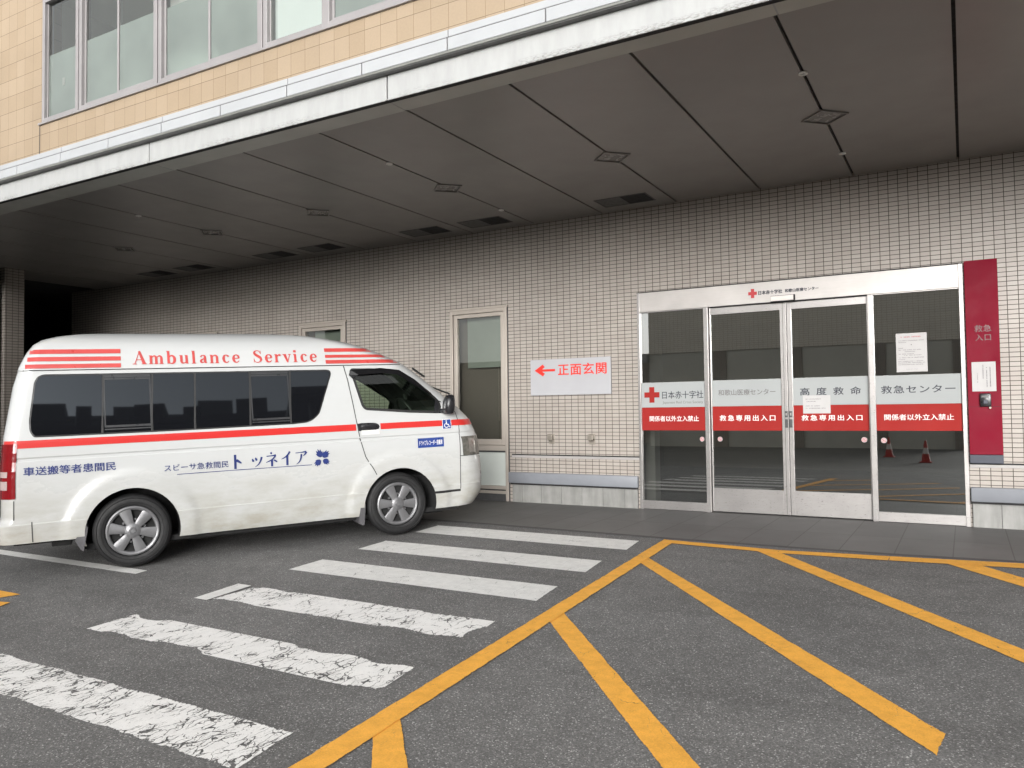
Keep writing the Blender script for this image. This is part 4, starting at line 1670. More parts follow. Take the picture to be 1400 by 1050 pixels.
def inset_poly(pts, d):
    """move a closed 2D outline inwards by d"""
    n = len(pts)
    area = sum(pts[i][0] * pts[(i + 1) % n][1] - pts[(i + 1) % n][0] * pts[i][1] for i in range(n))
    s = 1 if area > 0 else -1
    out = []
    for i in range(n):
        a, b, c = Vector(pts[i - 1]), Vector(pts[i]), Vector(pts[(i + 1) % n])
        t = ((b - a).normalized() + (c - b).normalized())
        t = t.normalized() if t.length > 1e-6 else (c - b).normalized()
        out.append((b.x - t.y * d * s, b.y + t.x * d * s))
    return out


def rim_strip(mb, outer, inner, fo, fi, mat=0):
    n = len(outer)
    vs = [fo(*p) for p in outer] + [fi(*p) for p in inner]
    fs = [(i, (i + 1) % n, n + (i + 1) % n, n + i) for i in range(n)]
    mb.add(vs, fs, mat)


DWIN = [(2.112, 1.808), (2.45, 1.803), (2.66, 1.776), (2.83, 1.668), (3.02, 1.508), (3.105, 1.425), (3.115, 1.345), (3.08, 1.285), (2.74, 1.308), (2.25, 1.357), (2.215, 1.395), (2.138, 1.70)]
SWIN = [(-.795, 1.30), (-.765, 1.245), (-.60, 1.243), (0.4, 1.240), (1.50, 1.247), (1.63, 1.256), (1.70, 1.285), (1.765, 1.345), (1.915, 1.755), (1.905, 1.790), (1.87, 1.800), (.6, 1.802), (-.68, 1.806), (-.725, 1.790), (-.755, 1.74), (-.798, 1.40)]


def build_van():
    van = empty('ambulance_van', (-7.38620, -4.73444, -0.10727 + 0.004))
    yawv, pitv = R(57.35643), R(1.84094)
    d = Vector((math.cos(yawv) * math.cos(pitv), math.sin(yawv) * math.cos(pitv), math.sin(pitv)))
    n_ = Vector((-math.sin(yawv), math.cos(yawv), 0))
    u = d.cross(n_)
    van.rotation_euler = Matrix((d, n_, u)).transposed().to_euler()
    tag(van, 'white high roof ambulance van with a red belt stripe parked before the windows', 'ambulance')

    # body shell: lofted solid, then wheel wells, cab and openings cut out of it
    zs = [.24, .26, .28, .33, .38, .42, .45, .47, .482, .492, .51, .54] + [.58 + .04 * i for i in range(11)] + [1.03, 1.042, 1.058, 1.072, 1.09, 1.12, 1.15, 1.2, 1.25] + [1.3 + .05 * i for i in range(10)] + [1.8, 1.82, 1.836, 1.846, 1.858, 1.87, 1.91, 1.95, 1.99, 2.03, 2.06, 2.09, 2.115, 2.14, 2.16, 2.18, 2.195, 2.21, 2.22, 2.228, 2.236]
    vs, fs = loft(zs, ring)
    mb = MB()
    mb.add(vs, fs)
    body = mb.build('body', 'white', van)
    cutters = []
    for cx, cz, r in WX:
        for s in (-1, 1):
            m = MB()
            m.lathe([(0.0005, 0.50), (r, 0.50), (r, 1.0), (0.0005, 1.0)], 56, 'y', (0, 0, 0))
            vv = [(x + cx, y * s, z + cz) for x, y, z in m.v]
            cutters.append(temp_obj(vv, m.f, 'well'))
    # rear bumper sits higher than the sills
    m = MB()
    m.box(-1.4, -0.41, -1.2, 1.2, 0.1, 0.318)
    cutters.append(temp_obj(m.v, m.f, 'white'))
    # cab cavity
    def inner(z):
        h, xf, xr, rfx, rfy, rrx, rry = plan(z)
        h = interp([(.6, .78), (1.2, .775), (1.8, .69), (1.95, .62), (2.05, .5)], z)
        xf = xf - 0.05 - (0.25 if z < 1.1 else 0)
        a = 1.95
        hb = h * .75
        return [(a, -h, z), (xf - BOW - .27, -h, z), (xf - BOW - .06, -h + .13, z), (xf - .02, -hb * .4, z), (xf - .02, hb * .4, z), (xf - BOW - .06, h - .13, z), (xf - BOW - .27, h, z), (a, h, z)]
    v2, f2 = loft([.6, .9, 1.15, 1.25, 1.35, 1.45, 1.55, 1.65, 1.75, 1.8, 1.9, 1.98], inner)
    cutters.append(temp_obj(v2, f2, 'cab'))
    dw = round_poly(inset_poly(DWIN, 0.024), 0.03, 4)
    v3, f3 = prism_y(dw, -1.3, 1.3)
    cutters.append(temp_obj(v3, f3, 'rubber'))
    ws = round_poly([(-.66, 1.44), (.66, 1.44), (.575, 1.83), (-.575, 1.83)], .08, 5)
    v4 = [(2.75, y, z) for y, z in ws] + [(4.2, y, z) for y, z in ws]
    nn = len(ws)
    f4 = [tuple(range(nn)), tuple(range(nn, 2 * nn))[::-1]] + [(i, (i + 1) % nn, nn + (i + 1) % nn, nn + i) for i in range(nn)]
    cutters.append(temp_obj(v4, f4, 'rubber'))
    for c in cutters:
        md = body.modifiers.new('cut', 'BOOLEAN')
        md.operation = 'DIFFERENCE'
        md.object = c
        md.solver = 'EXACT'
        try:
            md.material_mode = 'TRANSFER'
        except Exception:
            pass
        c.parent = van
    bpy.context.view_layer.update()
    dg = bpy.context.evaluated_depsgraph_get()
    me = bpy.data.meshes.new_from_object(body.evaluated_get(dg))
    body.modifiers.clear()
    body.data = me
    for c in cutters:
        bpy.data.objects.remove(c)
    smooth_by_angle(me, 32)

    S = on_side
    # ---- side window band (privacy glass, dividers, sliders) on both sides
    def both(mb):
        n = len(mb.v)
        k = len(mb.f)
        mb.v += [(x, -y, z) for x, y, z in mb.v[:n]]
        mb.f += [[i + n for i in f][::-1] for f in mb.f[:k]]
        mb.m += mb.m[:k]
        return mb

    def both_build(mb, name, mats):
        mb.build(name, mats, van, fixn=False)
        o2 = MB()
        o2.v = [(x, -y, z) for x, y, z in mb.v]
        o2.f = [list(f)[::-1] for f in mb.f]
        o2.m = list(mb.m)
        o2.build(name, mats, van, fixn=False)
    out = round_poly(SWIN, 0.02, 2)
    out = fine_poly(out, 0.05)
    inn = inset_poly(out, 0.014)
    m = MB()
    rim_strip(m, out, inn, S(0.0015), S(0.005))
    flat_cut(m, inn, None, S(0.0022))
    both_build(m, 'window_rubber', 'rubber')
    bars = [(-.216, 0.014), (.197, 0.014), (.573, 0.016), (1.085, 0.018), (1.478, 0.016)]

    def clip_band(xa, xb):
        """part of the inner outline between two dividers as a polygon"""
        def inter(x):
            zz = []
            for i in range(len(inn)):
                p, q = inn[i], inn[(i + 1) % len(inn)]
                if (p[0] - x) * (q[0] - x) < 0:
                    zz.append(p[1] + (q[1] - p[1]) * (x - p[0]) / (q[0] - p[0]))
            return (min(zz), max(zz)) if len(zz) >= 2 else None
        ins = [p for p in inn if xa < p[0] < xb]
        pts = list(ins)
        for x in (xa, xb):
            r = inter(x)
            if r:
                pts += [(x, r[0]), (x, r[1])]
        cx = sum(p[0] for p in pts) / len(pts)
        cz = sum(p[1] for p in pts) / len(pts)
        pts.sort(key=lambda p: math.atan2(p[1] - cz, p[0] - cx))
        return pts
    edges = [-1.0] + [b[0] for b in bars] + [2.2]
    for k, (a, b) in enumerate(zip(edges[:-1], edges[1:])):
        pts = clip_band(a + .002, b - .002)
        m = MB()
        lift = 0.0042
        m.poly2(pts, S(lift), 0)
        both_build(m, 'side_window', 'privacy')
    for x, wd in bars:
        m = MB()
        lean = 0.012
        ribbon(m, [(x - lean, 1.252, wd), (x + lean, 1.797, wd)], S(0.006), 0)
        both_build(m, 'window_divider', 'rubber')
    for a, b in ((-.205, .187), (1.095, 1.468)):
        m = MB()
        for z, wd in ((1.312, .020), (1.752, .016), (1.285, .012)):
            ribbon(m, [(a, z, wd), (b, z, wd)], S(0.0055), 0)
        for x in (a + .004, b - .004):
            ribbon(m, [(x, 1.312, .012), (x, 1.752, .012)], S(0.0052), 0)
        m.add([S(0.0045)(a, 1.765), S(0.0045)(b, 1.765), S(0.0045)(b, 1.795), S(0.0045)(a, 1.795)], [(0, 1, 2, 3)], 0)
        both_build(m, 'slider_frame', 'sliderframe')

    # ---- front doors: glass, rubber, visor, seams, handle
    do = fine_poly(round_poly(DWIN, 0.04, 4), 0.06)
    di = inset_poly(do, 0.027)
    m = MB()
    rim_strip(m, do, di, S(0.002), S(0.003))
    both_build(m, 'door_window_rubber', 'rubber')
    m = MB()
    zz = [1.27 + .03 * k for k in range(19)]
    flat_cut(m, inset_poly(DWIN, 0.016), zz, S(-0.012))
    both_build(m, 'door_window', 'vanglass')
    m = MB()
    top = [(2.10, 1.735), (2.116, 1.792), (2.45, 1.806), (2.665, 1.782), (2.84, 1.672), (3.02, 1.512)]
    low = [(2.135, 1.690), (2.20, 1.735), (2.45, 1.748), (2.63, 1.728), (2.80, 1.622), (3.00, 1.488)]
    tv = [S(0.006)(*p) for p in top] + [S(0.028)(*p) for p in low]
    nT = len(top)
    m.add(tv, [(i, i + 1, nT + i + 1, nT + i) for i in range(nT - 1)])
    both_build(m, 'rain_visor', 'visor')
    m = MB()
    seams = [[(2.05, 1.836), (2.083, 1.69), (2.118, 1.45), (2.142, 1.256), (2.171, 1.062), (2.225, .865), (2.30, .735), (2.335, .668)],
             [(3.185, 1.43), (3.25, 1.36), (3.285, 1.29), (3.305, 1.16), (3.311, .911), (3.304, .433)],
             [(-.925, .70), (-.93, .53)], [(-.796, .505), (-.794, .325)],
             [(3.304, .80), (3.40, .799)]]
    for sm in seams:
        P = []
        for p, q in zip(sm[:-1], sm[1:]):
            nn2 = max(1, int(math.hypot(q[0] - p[0], q[1] - p[1]) / .025))
            P += [(p[0] + (q[0] - p[0]) * k / nn2, p[1] + (q[1] - p[1]) * k / nn2, .009) for k in range(nn2)]
        P.append((*sm[-1], .009))
        ribbon(m, P, S(0.0026), 0, sub=1)
    P = [(x, 1.8415, .007) for x in [-.90 + .06 * k for k in range(61)]]  # dark strip painting the shadow line below the roof gutter
    ribbon(m, P, S(0.0030), 0, sub=1)
    P = [(x, .418, .026) for x in [2.985 + .02 * k for k in range(17)]]
    ribbon(m, P, S(0.0030), 1, sub=1)
    both_build(m, 'panel_gap_gutter_shade', ['seam', 'rubber'])
    for s in (1, -1):
        m = MB()
        mm = MB()
        mm.bbox(2.185, 2.365, -.030, .004, 1.160, 1.205, .014, 0)
        m.add([(x, s * (y - surf_y(2.27, 1.18) + 0.0), z) for x, y, z in mm.v], mm.f, 0)
        ribbon(m, [(2.155, 1.178, .075), (2.20, 1.18, .082), (2.34, 1.18, .074), (2.385, 1.165, .03)], lambda x, z: (x, s * -(surf_y(x, z) + .003), z), 0)
        m.build('door_handle', 'blackplastic', van, smooth=40)
    # recess below the handle
    m = MB()
    patch(m, 2.19, 2.385, 1.098, 1.145, S(0.0034), 0)
    both_build(m, 'handle_recess', 'pocketgrey')

    # ---- livery: stripe, roof bars, lettering
    m = MB()
    o1 = 0.0038
    st = lambda x, t: S(o1)(x, 1.149 + t * .068)
    def stripe(x0, x1, z0, z1, mat, off=o1, z0b=None, z1b=None):
        nx = max(2, int((x1 - x0) / .04))
        nz = 3
        vs = []
        for j in range(nz + 1):
            for i in range(nx + 1):
                t = i / nx
                lo = z0 + ((z0b if z0b is not None else z0) - z0) * t
                hi = z1 + ((z1b if z1b is not None else z1) - z1) * t
                x = x0 + (x1 - x0) * t
                z = lo + (hi - lo) * j / nz
                vs.append(S(off)(x, z))
        m.add(vs, [(j * (nx + 1) + i, j * (nx + 1) + i + 1, (j + 1) * (nx + 1) + i + 1, (j + 1) * (nx + 1) + i) for j in range(nz) for i in range(nx)], mat)
    stripe(-.93, 2.135, 1.154, 1.221, 0, z0b=1.146, z1b=1.213)
    stripe(2.40, 3.30, 1.146, 1.211, 0, z0b=1.144, z1b=1.208)
    # rest of the stripe runs round the nose and tail corner
    for fnp, t0, t1 in ((front_pt, 0.0, 1.15), (rear_pt, 0.0, 1.0)):
        vs, n1 = [], 14
        for i in range(n1 + 1):
            th = t0 + (t1 - t0) * i / n1
            for z in ((1.143, 1.175, 1.208) if fnp is front_pt else (1.155, 1.19, 1.222)):
                vs.append(fnp(z, th, o1))
        m.add(vs, [(3 * i + j, 3 * i + 3 + j, 3 * i + 4 + j, 3 * i + 1 + j) for i in range(n1) for j in range(2)], 0)
    for zz in ((1.993, 2.035), (1.924, 1.964), (1.858, 1.897)):
        t = (zz[0] + zz[1]) / 2
        xl = -.852 + (t - 1.87) * .13
        stripe(-.822 + (t - 1.877) * .22, -.056, zz[0], zz[1], 1, .0046)
    for z0, z1, xb in ((1.988, 2.028, 2.33), (1.924, 1.956, 2.50), (1.861, 1.900, 2.62)):
        # slanted tip that follows the falling roof edge
        stripe(1.863, xb, z0, z1, 1)
        vs = []
        tip = {2.33: 2.395, 2.50: 2.54, 2.62: 2.68}[xb]
        for x in (xb, (xb + tip) / 2, tip):
            t = (x - xb) / (tip - xb)
            vs += [S(o1)(x, z0), S(o1)(x, z1 - (z1 - z0) * .96 * t)]
        m.add(vs, [(0, 2, 3, 1), (2, 4, 5, 3)], 1)
    fnT = S(0.0042)
    serif_text(m, 'Ambulance', .047, 1.012, 1.884, 2.012, fnT, 1)
    serif_text(m, 'Service', 1.135, 1.780, 1.883, 2.012, fnT, 1)
    fit_text(m, '車送搬等者患間民', -.846, -.127, .911, .987, fnT, 2, 0.024, 1.0, .012)
    fit_text(m, 'スビーサ急救間民', .280, .852, .862, .925, fnT, 2, 0.008, 1.0, .012)
    brush_kana(m, .897, 1.622, .838, .977, fnT, 2)
    ribbon(m, [(.389, .828, .006), (.8, .828, .006), (1.2, .826, .006), (1.66, .824, .006)], fnT, 2)
    wings(m, 1.762, .878, fnT, 2)
    m.build('livery', ['van_red', 'van_pale_red', 'van_blue'], van, fixn=False)
    # stickers
    m = MB()
    patch(m, 2.811, 3.115, .919, 1.022, S(0.0045), 0)
    fit_text(m, 'ドライブレコーダー搭載車', 2.828, 3.098, .943, .998, S(0.0062), 1, 0.012, 1.0, .015)
    m.build('sticker', ['sticker_blue', 'textwhite'], van, fixn=False)
    m = MB()
    patch(m, 3.108, 3.214, 1.108, 1.218, S(0.0052), 1)
    patch(m, 3.113, 3.209, 1.113, 1.213, S(0.0060), 0)
    wheelchair(m, 3.161, 1.163, .047, S(0.0070), 1)
    m.build('sticker', ['sticker_blue', 'textwhite'], van, fixn=False)

    # ---- lamps
    for s in (1, -1):
        m = MB()
        def lamp_patch(fnp, t0, t1, z0, z1, off, mat):
            nt, nz = 12, 6
            vs = []
            for j in range(nz + 1):
                z = z0 + (z1 - z0) * j / nz
                for i in range(nt + 1):
                    th = t0 + (t1 - t0) * i / nt
                    p = fnp(z, th, off)
                    vs.append((p[0], p[1] * s, p[2]))
            m.add(vs, [(j * (nt + 1) + i, j * (nt + 1) + i + 1, (j + 1) * (nt + 1) + i + 1, (j + 1) * (nt + 1) + i) for j in range(nz) for i in range(nt)], mat)
        lamp_patch(rear_pt, 0.02, 1.35, .715, 1.195, .007, 0)
        lamp_patch(rear_pt, 0.50, 1.30, .905, .955, .0095, 1)
        lamp_patch(rear_pt, 0.50, 1.30, .795, .872, .0095, 1)
        m.build('tail_lamp', ['lens_red', 'lens_clear', 'lens_dark'], van, fixn=False)
        m = MB()
        lamp_patch(front_pt, 0.0, 1.25, .800, 1.016, .004, 0)
        lamp_patch(front_pt, 0.28, 0.62, .83, .99, .0062, 1)
        lamp_patch(front_pt, 0.04, 0.20, .82, 1.0, .0062, 0)
        lamp_patch(front_pt, 0.0, 1.25, .797, .802, .0066, 2)
        m.build('headlamp', ['headlamp', 'headlamp_in', 'seam'], van, fixn=False)
    # mirror
    for s in (1, -1):
        m = MB()
        prof = []
        y0 = surf_y(3.10, 1.36)
        lv = [(1.275, .022, .035, 0.0), (1.285, .045, .055, .0), (1.32, .058, .070, .0), (1.38, .062, .078, .004), (1.44, .056, .072, .012), (1.475, .042, .055, .02), (1.488, .018, .025, .026)]
        vsr, n1 = [], 16
        for z, ax, ay, dx in lv:
            for k in range(n1):
                t = 2 * math.pi * k / n1
                ct, st_ = math.cos(t), math.sin(t)
                vsr.append((3.150 + dx + ax * math.copysign(abs(ct) ** .7, ct), s * -(y0 + .13 + ay * math.copysign(abs(st_) ** .7, st_)), z))
        fsr = [(i * n1 + k, i * n1 + (k + 1) % n1, (i + 1) * n1 + (k + 1) % n1, (i + 1) * n1 + k) for i in range(len(lv) - 1) for k in range(n1)]
        fsr += [tuple(range(n1)), tuple((len(lv) - 1) * n1 + k for k in range(n1))]
        m.add(vsr, fsr, 0)
        m.tube([(3.10, s * -(y0 - .02), 1.315), (3.12, s * -(y0 + .05), 1.31), (3.15, s * -(y0 + .11), 1.32)], .026, 10, 0)
        m.add([(3.02, s * -(surf_y(3.02, 1.29) + .004), 1.29), (3.13, s * -(surf_y(3.13, 1.285) + .004), 1.285), (3.12, s * -(surf_y(3.12, 1.42) + .004), 1.42), (3.05, s * -(surf_y(3.05, 1.44) + .004), 1.44)], [(0, 1, 2, 3)], 0)
        m.build('mirror', 'blackplastic', van, smooth=50)

    # ---- wheels
    def wheel(name, x, side, phase):
        wh = empty(name, (x, side * -.82, .336), 0, van)
        m = MB()
        prof = [(.232, .020), (.236, .004), (.252, -.004), (.285, -.006), (.312, .003), (.326, .016), (.335, .034), (.336, .06), (.332, .066), (.332, .072), (.336, .078), (.336, .13), (.332, .165), (.31, .19), (.24, .195), (.22, .18)]
        m.lathe([(r, h * side) for r, h in prof], 72, 'y')
        for rr_ in (.262, .302):
            pr = [(rr_ - .004, -.0035), (rr_, -.0075), (rr_ + .004, -.0035)]
            m.lathe([(r, h * side) for r, h in pr], 72, 'y')
        m.build('tyre', 'tyre', wh, smooth=35)
        m = MB()
        pr = [(.232, .022), (.226, .004), (.214, -.002), (.198, .004), (.190, .018)]
        m.lathe([(r, h * side) for r, h in pr], 60, 'y')
        pr = [(.0, -.014), (.026, -.013), (.032, -.008), (.034, -.010), (.062, -.004), (.075, .006), (.080, .02)]
        m.lathe([(r, h * side) for r, h in pr], 40, 'y')
        pr = [(.018, -.0148), (.0205, -.017), (.023, -.0142)]
        m.lathe([(r, h * side) for r, h in pr], 30, 'y')
        for k in range(6):
            a = phase + k * math.pi / 3
            ca, sa = math.cos(a), math.sin(a)
            secs = []
            for r, hw_, h in ((.045, .026, -.003), (.085, .037, .000), (.14, .045, .001), (.200, .053, .003)):
                secs.append([(r * ca - o * sa, (h + (.004 if abs(o) > hw_ * .9 else 0)) * side, r * sa + o * ca) for o in (-hw_, -hw_ * .82, 0, hw_ * .82, hw_)])
            vs = [p for s_ in secs for p in s_]
            m.add(vs, [(5 * i + j, 5 * i + j + 1, 5 * i + 6 + j, 5 * i + 5 + j) for i in range(3) for j in range(4)])
            for sgn in (0, 4):
                vsd = []
                for s_ in secs:
                    p = s_[sgn]
                    vsd += [p, (p[0], p[1] + .030 * side, p[2])]
                m.add(vsd, [(2 * i, 2 * i + 1, 2 * i + 3, 2 * i + 2) for i in range(3)])
        m.build('hubcap', 'hubcap', wh, smooth=30)
        m = MB()
        pr = [(.0, .055), (.10, .055), (.225, .035)]
        m.lathe([(r, h * side) for r, h in pr], 40, 'y')
        for k in range(6):
            a = phase + .5 + k * math.pi / 3
            m.lathe([(.0, .030 * side), (.011, .030 * side), (.012, .055 * side)], 8, 'y', (.105 * math.cos(a), 0, .105 * math.sin(a)), 1)
        m.build('rim', ['well', 'hubcap'], wh, smooth=30)
        return wh
    wheel('wheel', 0.0, 1, R(49))
    wheel('wheel', 2.57, 1, R(56))
    wheel('wheel', 0.0, -1, R(20))
    wheel('wheel', 2.57, -1, R(70))
    # mud flaps
    for x0, s in ((-.395, 1), (2.192, 1), (-.395, -1), (2.192, -1)):
        m = MB()
        if x0 < 0:
            pts = [(x0 + .01, .46), (x0 - .03, .40), (x0 - .075, .30), (x0 - .03, .215), (x0 - .01, .20), (x0 + .03, .40)]
        else:
            pts = [(x0, .40), (x0 - .04, .33), (x0 - .065, .175), (x0 - .03, .15), (x0 - .005, .15), (x0 + .015, .36)]
        v, f = prism_y(pts, -.84, -.62)
        m.add([(a, b * s, c) for a, b, c in v], f)
        m.build('mud_flap', 'flap', van)
    # underside: floor pan, axle, exhaust, added low blocks, so daylight does not pour through
    m = MB()
    m.box(-.40, 3.3, -.74, .74, .20, .245, 0)
    m.box(.50, 2.10, -.50, .50, .15, .199, 0)
    m.box(-.39, .44, -.50, .50, .15, .199, 0)
    m.box(2.16, 3.2, -.50, .50, .15, .199, 0)
    m.box(-.95, -.41, -.70, .70, .29, .325, 0)
    m.tube([(0, -.7, .336), (0, .7, .336)], .06, 12, 0)
    m.tube([(-.9, .35, .27), (-.3, .35, .24), (1.5, .3, .22)], .03, 10, 1)
    m.bbox(-.66, -.50, -.70, -.55, .25, .36, .01, 0)
    m.build('chassis_light_blocks', ['well', 'dark'], van)
    # cab interior
    for yv in (-.40, .40):
        st_ = empty('seat', (2.25, yv, .62), 0, van)
        m = MB()
        m.bbox(.0, .50, -.24, .24, .30, .46, .05)
        m.build('cushion', 'seat', st_, smooth=50)
        m = MB()
        mm = MB()
        mm.bbox(-.06, .07, -.23, .23, .40, .98, .05)
        m.add([(x - (z - .4) * .22, y, z) for x, y, z in mm.v], mm.f)
        m.build('backrest', 'seat', st_, smooth=50)
        m = MB()
        mm = MB()
        mm.bbox(-.05, .05, -.13, .13, 1.0, 1.15, .04)
        m.add([(x - (z - .4) * .22, y, z) for x, y, z in mm.v], mm.f)
        m.build('headrest', 'seat', st_, smooth=50)
    m = MB()
    for k in range(28):
        t0, t1 = 2 * math.pi * k / 28, 2 * math.pi * (k + 1) / 28
    ctr = Vector((2.86, -.40, 1.30))
    ax1, ax2 = Vector((0, 1, 0)), Vector((-.50, 0, .86)).normalized()
    loop = [ctr + .19 * (math.cos(t) * ax1 + math.sin(t) * ax2) for t in [2 * math.pi * k / 28 for k in range(29)]]
    m.tube(loop, .015, 8)
    m.tube([ctr - .18 * ax1, ctr, ctr + .18 * ax1], .018, 6)
    m.tube([ctr, ctr + Vector((.22, 0, -.20))], .03, 8)
    m.build('steering_wheel', 'rubber', van, smooth=50)
    m = MB()
    mm = MB()
    mm.bbox(3.02, 3.32, -.74, .74, .7, 1.30, .05)
    m.add([(x, y, z + (x - 3.02) * .25) for x, y, z in mm.v], mm.f)
    m.build('dashboard', 'cab', van, smooth=50)
    # windscreen, grille, front and rear fittings
    m = MB()
    wsI = fine_poly(inset_poly(round_poly([(-.66, 1.44), (.66, 1.44), (.575, 1.83), (-.575, 1.83)], .08, 5), -.01), .08)
    def fw_(y, z):
        h, xf, xr, rfx, rfy, rrx, rry = plan(z)
        yb = h - rfy
        ay = abs(y)
        if ay <= yb:
            x = xf - BOW * (ay / yb) ** 2
        else:
            s_ = min(1, (ay - yb) / rfy)
            x = xf - BOW - rfx + rfx * math.sqrt(max(0, 1 - s_ * s_))
        return (x - .012, y, z)
    rows = []
    nz, ny = 8, 16
    for j in range(nz + 1):
        z = 1.43 + .41 * j / nz
        half = .67 - .09 * j / nz
        for i in range(ny + 1):
            rows.append(fw_(-half + 2 * half * i / ny, z))
    m.add(rows, [(j * (ny + 1) + i, j * (ny + 1) + i + 1, (j + 1) * (ny + 1) + i + 1, (j + 1) * (ny + 1) + i) for j in range(nz) for i in range(ny)])
    m.build('windscreen', 'vanglass', van, fixn=False)
    m = MB()
    m.tube([(3.30, -.62, 1.50), (3.20, -.35, 1.585), (3.16, -.05, 1.60)], .010, 8)
    m.tube([(3.02, -.58, 1.705), (2.96, -.58, 1.745), (2.88, -.57, 1.805)], .012, 8)
    m.build('wiper', 'rubber', van)
    m = MB()
    def nose(y, z, off):
        p = fw_(y, z)
        return (p[0] + .012 + off, p[1], p[2])
    for z0, z1, ya, mt, off in ((.84, .98, .45, 0, .003), (.40, .52, .50, 0, .003)):
        ny2 = 12
        vs = [nose(-ya + 2 * ya * i / ny2, z, off) for z in (z0, z1) for i in range(ny2 + 1)]
        m.add(vs, [(i, i + 1, ny2 + 2 + i, ny2 + 1 + i) for i in range(ny2)], mt)
    m.build('grille', 'rubber', van, fixn=False)
    m = MB()
    m.bbox(3.752, 3.764, -.165, .165, .56, .725, .004)
    m.build('number_plate', 'plate', van)
    m = MB()
    zr = [1.26 + .05 * k for k in range(11)]
    yr = [-.56 + .08 * k for k in range(15)]
    vs = []
    for z in zr:
        h, xf, xr, rfx, rfy, rrx, rry = plan(z)
        vs += [(xr + .02 * (y / (h - rry)) ** 2 - .003, y, z) for y in yr]
    m.add(vs, [(15 * j + i, 15 * j + i + 1, 15 * j + 16 + i, 15 * j + 15 + i) for j in range(10) for i in range(14)])
    m.build('rear_window', 'privacy', van, fixn=False)
    # grab step and sensor stubs on the nose corner
    m = MB()
    m.lathe([(0, .0), (.018, .0), (.022, .006), (.022, .03)], 16, 'y', (3.60, -.63, .735))
    m.build('parking_sensor', 'dark', van)
    return van


def serif_glyph(ch):
    """strokes of a bold book face: (x, z, width) ribbons; returns (strokes, advance)"""
    st, th, sh = .17, .055, .05
    xh = .66
    def serif(x, z, w=.30):
        return [(x - w / 2, z, sh), (x + w / 2, z, sh)]
    s = []
    if ch == 'A':
        s += [[(.10, .02, th), (.42, 1.0, th)], [(.39, 1.0, .15), (.70, .02, .21)], [(.22, .34, th), (.56, .34, th)], serif(.10, .025, .26), serif(.69, .025, .34)]
        return s, .86
    if ch == 'S':
        s += [[(.52, .72, .03), (.50, .84, .05), (.42, .94, .06), (.29, .965, .06), (.16, .90, .10), (.12, .78, .15), (.20, .64, .19), (.34, .53, .20), (.49, .41, .19), (.54, .24, .15), (.47, .09, .09), (.32, .03, .06), (.18, .06, .05), (.10, .17, .04), (.07, .31, .03)],
              [(.545, .70, .035), (.545, .97, .035)], [(.065, .02, .035), (.065, .32, .035)]]
        return s, .66
    if ch in 'mnru':
        if ch == 'm':
            s += [[(.14, .02, st), (.14, xh, st)], [(.47, .02, st), (.47, .48, st)], [(.80, .02, st), (.80, .48, st)],
                  [(.20, .50, .05), (.29, .60, .08), (.38, .62, .11), (.45, .54, .15), (.47, .44, st)], [(.53, .50, .05), (.62, .60, .08), (.71, .62, .11), (.78, .54, .15), (.80, .44, st)],
                  serif(.14, .025, .27), serif(.47, .025, .25), serif(.80, .025, .27), serif(.09, xh - .02, .14)]
            return s, 1.0
        if ch == 'n':
            s += [[(.14, .02, st), (.14, xh, st)], [(.50, .02, st), (.50, .48, st)], [(.20, .50, .05), (.30, .60, .08), (.40, .62, .11), (.48, .54, .15), (.50, .44, st)],
                  serif(.14, .025, .27), serif(.50, .025, .27), serif(.09, xh - .02, .14)]
            return s, .70
        if ch == 'r':
            s += [[(.14, .02, st), (.14, xh, st)], serif(.14, .025, .28), serif(.09, xh - .02, .14), [(.19, .46, .04), (.28, .58, .08), (.37, .61, .12), (.44, .54, .14)]]
            return s, .52
        s += [[(.15, .20, st), (.15, xh, st)], [(.49, .02, st), (.49, xh, st)], [(.15, .24, st), (.17, .12, .15), (.26, .05, .10), (.36, .07, .07), (.44, .16, .05)],
              serif(.10, xh - .02, .14), serif(.44, xh - .02, .14), serif(.54, .025, .14)]
        return s, .70
    if ch in 'bl':
        s += [[(.14, .02, st), (.14, 1.0, st)], serif(.09, .975, .14)]
        if ch == 'l':
            s += [serif(.14, .025, .29)]
            return s, .36
        s += [[(.20, .50, .05), (.28, .62, .08), (.40, .62, .12), (.50, .50, .17), (.53, .33, .19), (.50, .16, .17), (.40, .04, .11), (.28, .04, .07), (.20, .12, .05)]]
        return s, .70
    if ch == 'i':
        s += [[(.15, .02, st), (.15, xh, st)], serif(.15, .025, .29), serif(.10, xh - .02, .14), [(.15, .80, .19), (.15, .985, .19)]]
        return s, .37
    if ch == 'c':
        s += [[(.47, .50, .15), (.40, .60, .10), (.29, .635, .07), (.18, .56, .13), (.13, .36, .19), (.17, .15, .16), (.28, .05, .10), (.40, .07, .07), (.49, .18, .04)]]
        return s, .56
    if ch == 'e':
        s += [[(.12, .36, .06), (.50, .37, .06)], [(.50, .37, .13), (.46, .54, .13), (.36, .635, .08), (.27, .63, .07), (.17, .54, .13), (.13, .35, .19), (.17, .15, .16), (.28, .05, .10), (.41, .07, .07), (.50, .19, .04)]]
        return s, .59
    if ch == 'a':
        s += [[(.13, .50, .13), (.19, .60, .08), (.29, .635, .07), (.39, .58, .13), (.41, .44, st), (.41, .16, st), (.46, .06, .10), (.54, .09, .03)],
              [(.40, .40, .05), (.26, .33, .08), (.15, .24, .14), (.15, .12, .15), (.24, .06, .08), (.34, .11, .05)]]
        return s, .60
    if ch == 'v':
        s += [[(.10, xh - .02, .20), (.29, .02, .12)], [(.27, .0, th), (.48, xh - .02, th)], serif(.10, xh - .02, .27), serif(.46, xh - .02, .2)]
        return s, .58
    return s, .4


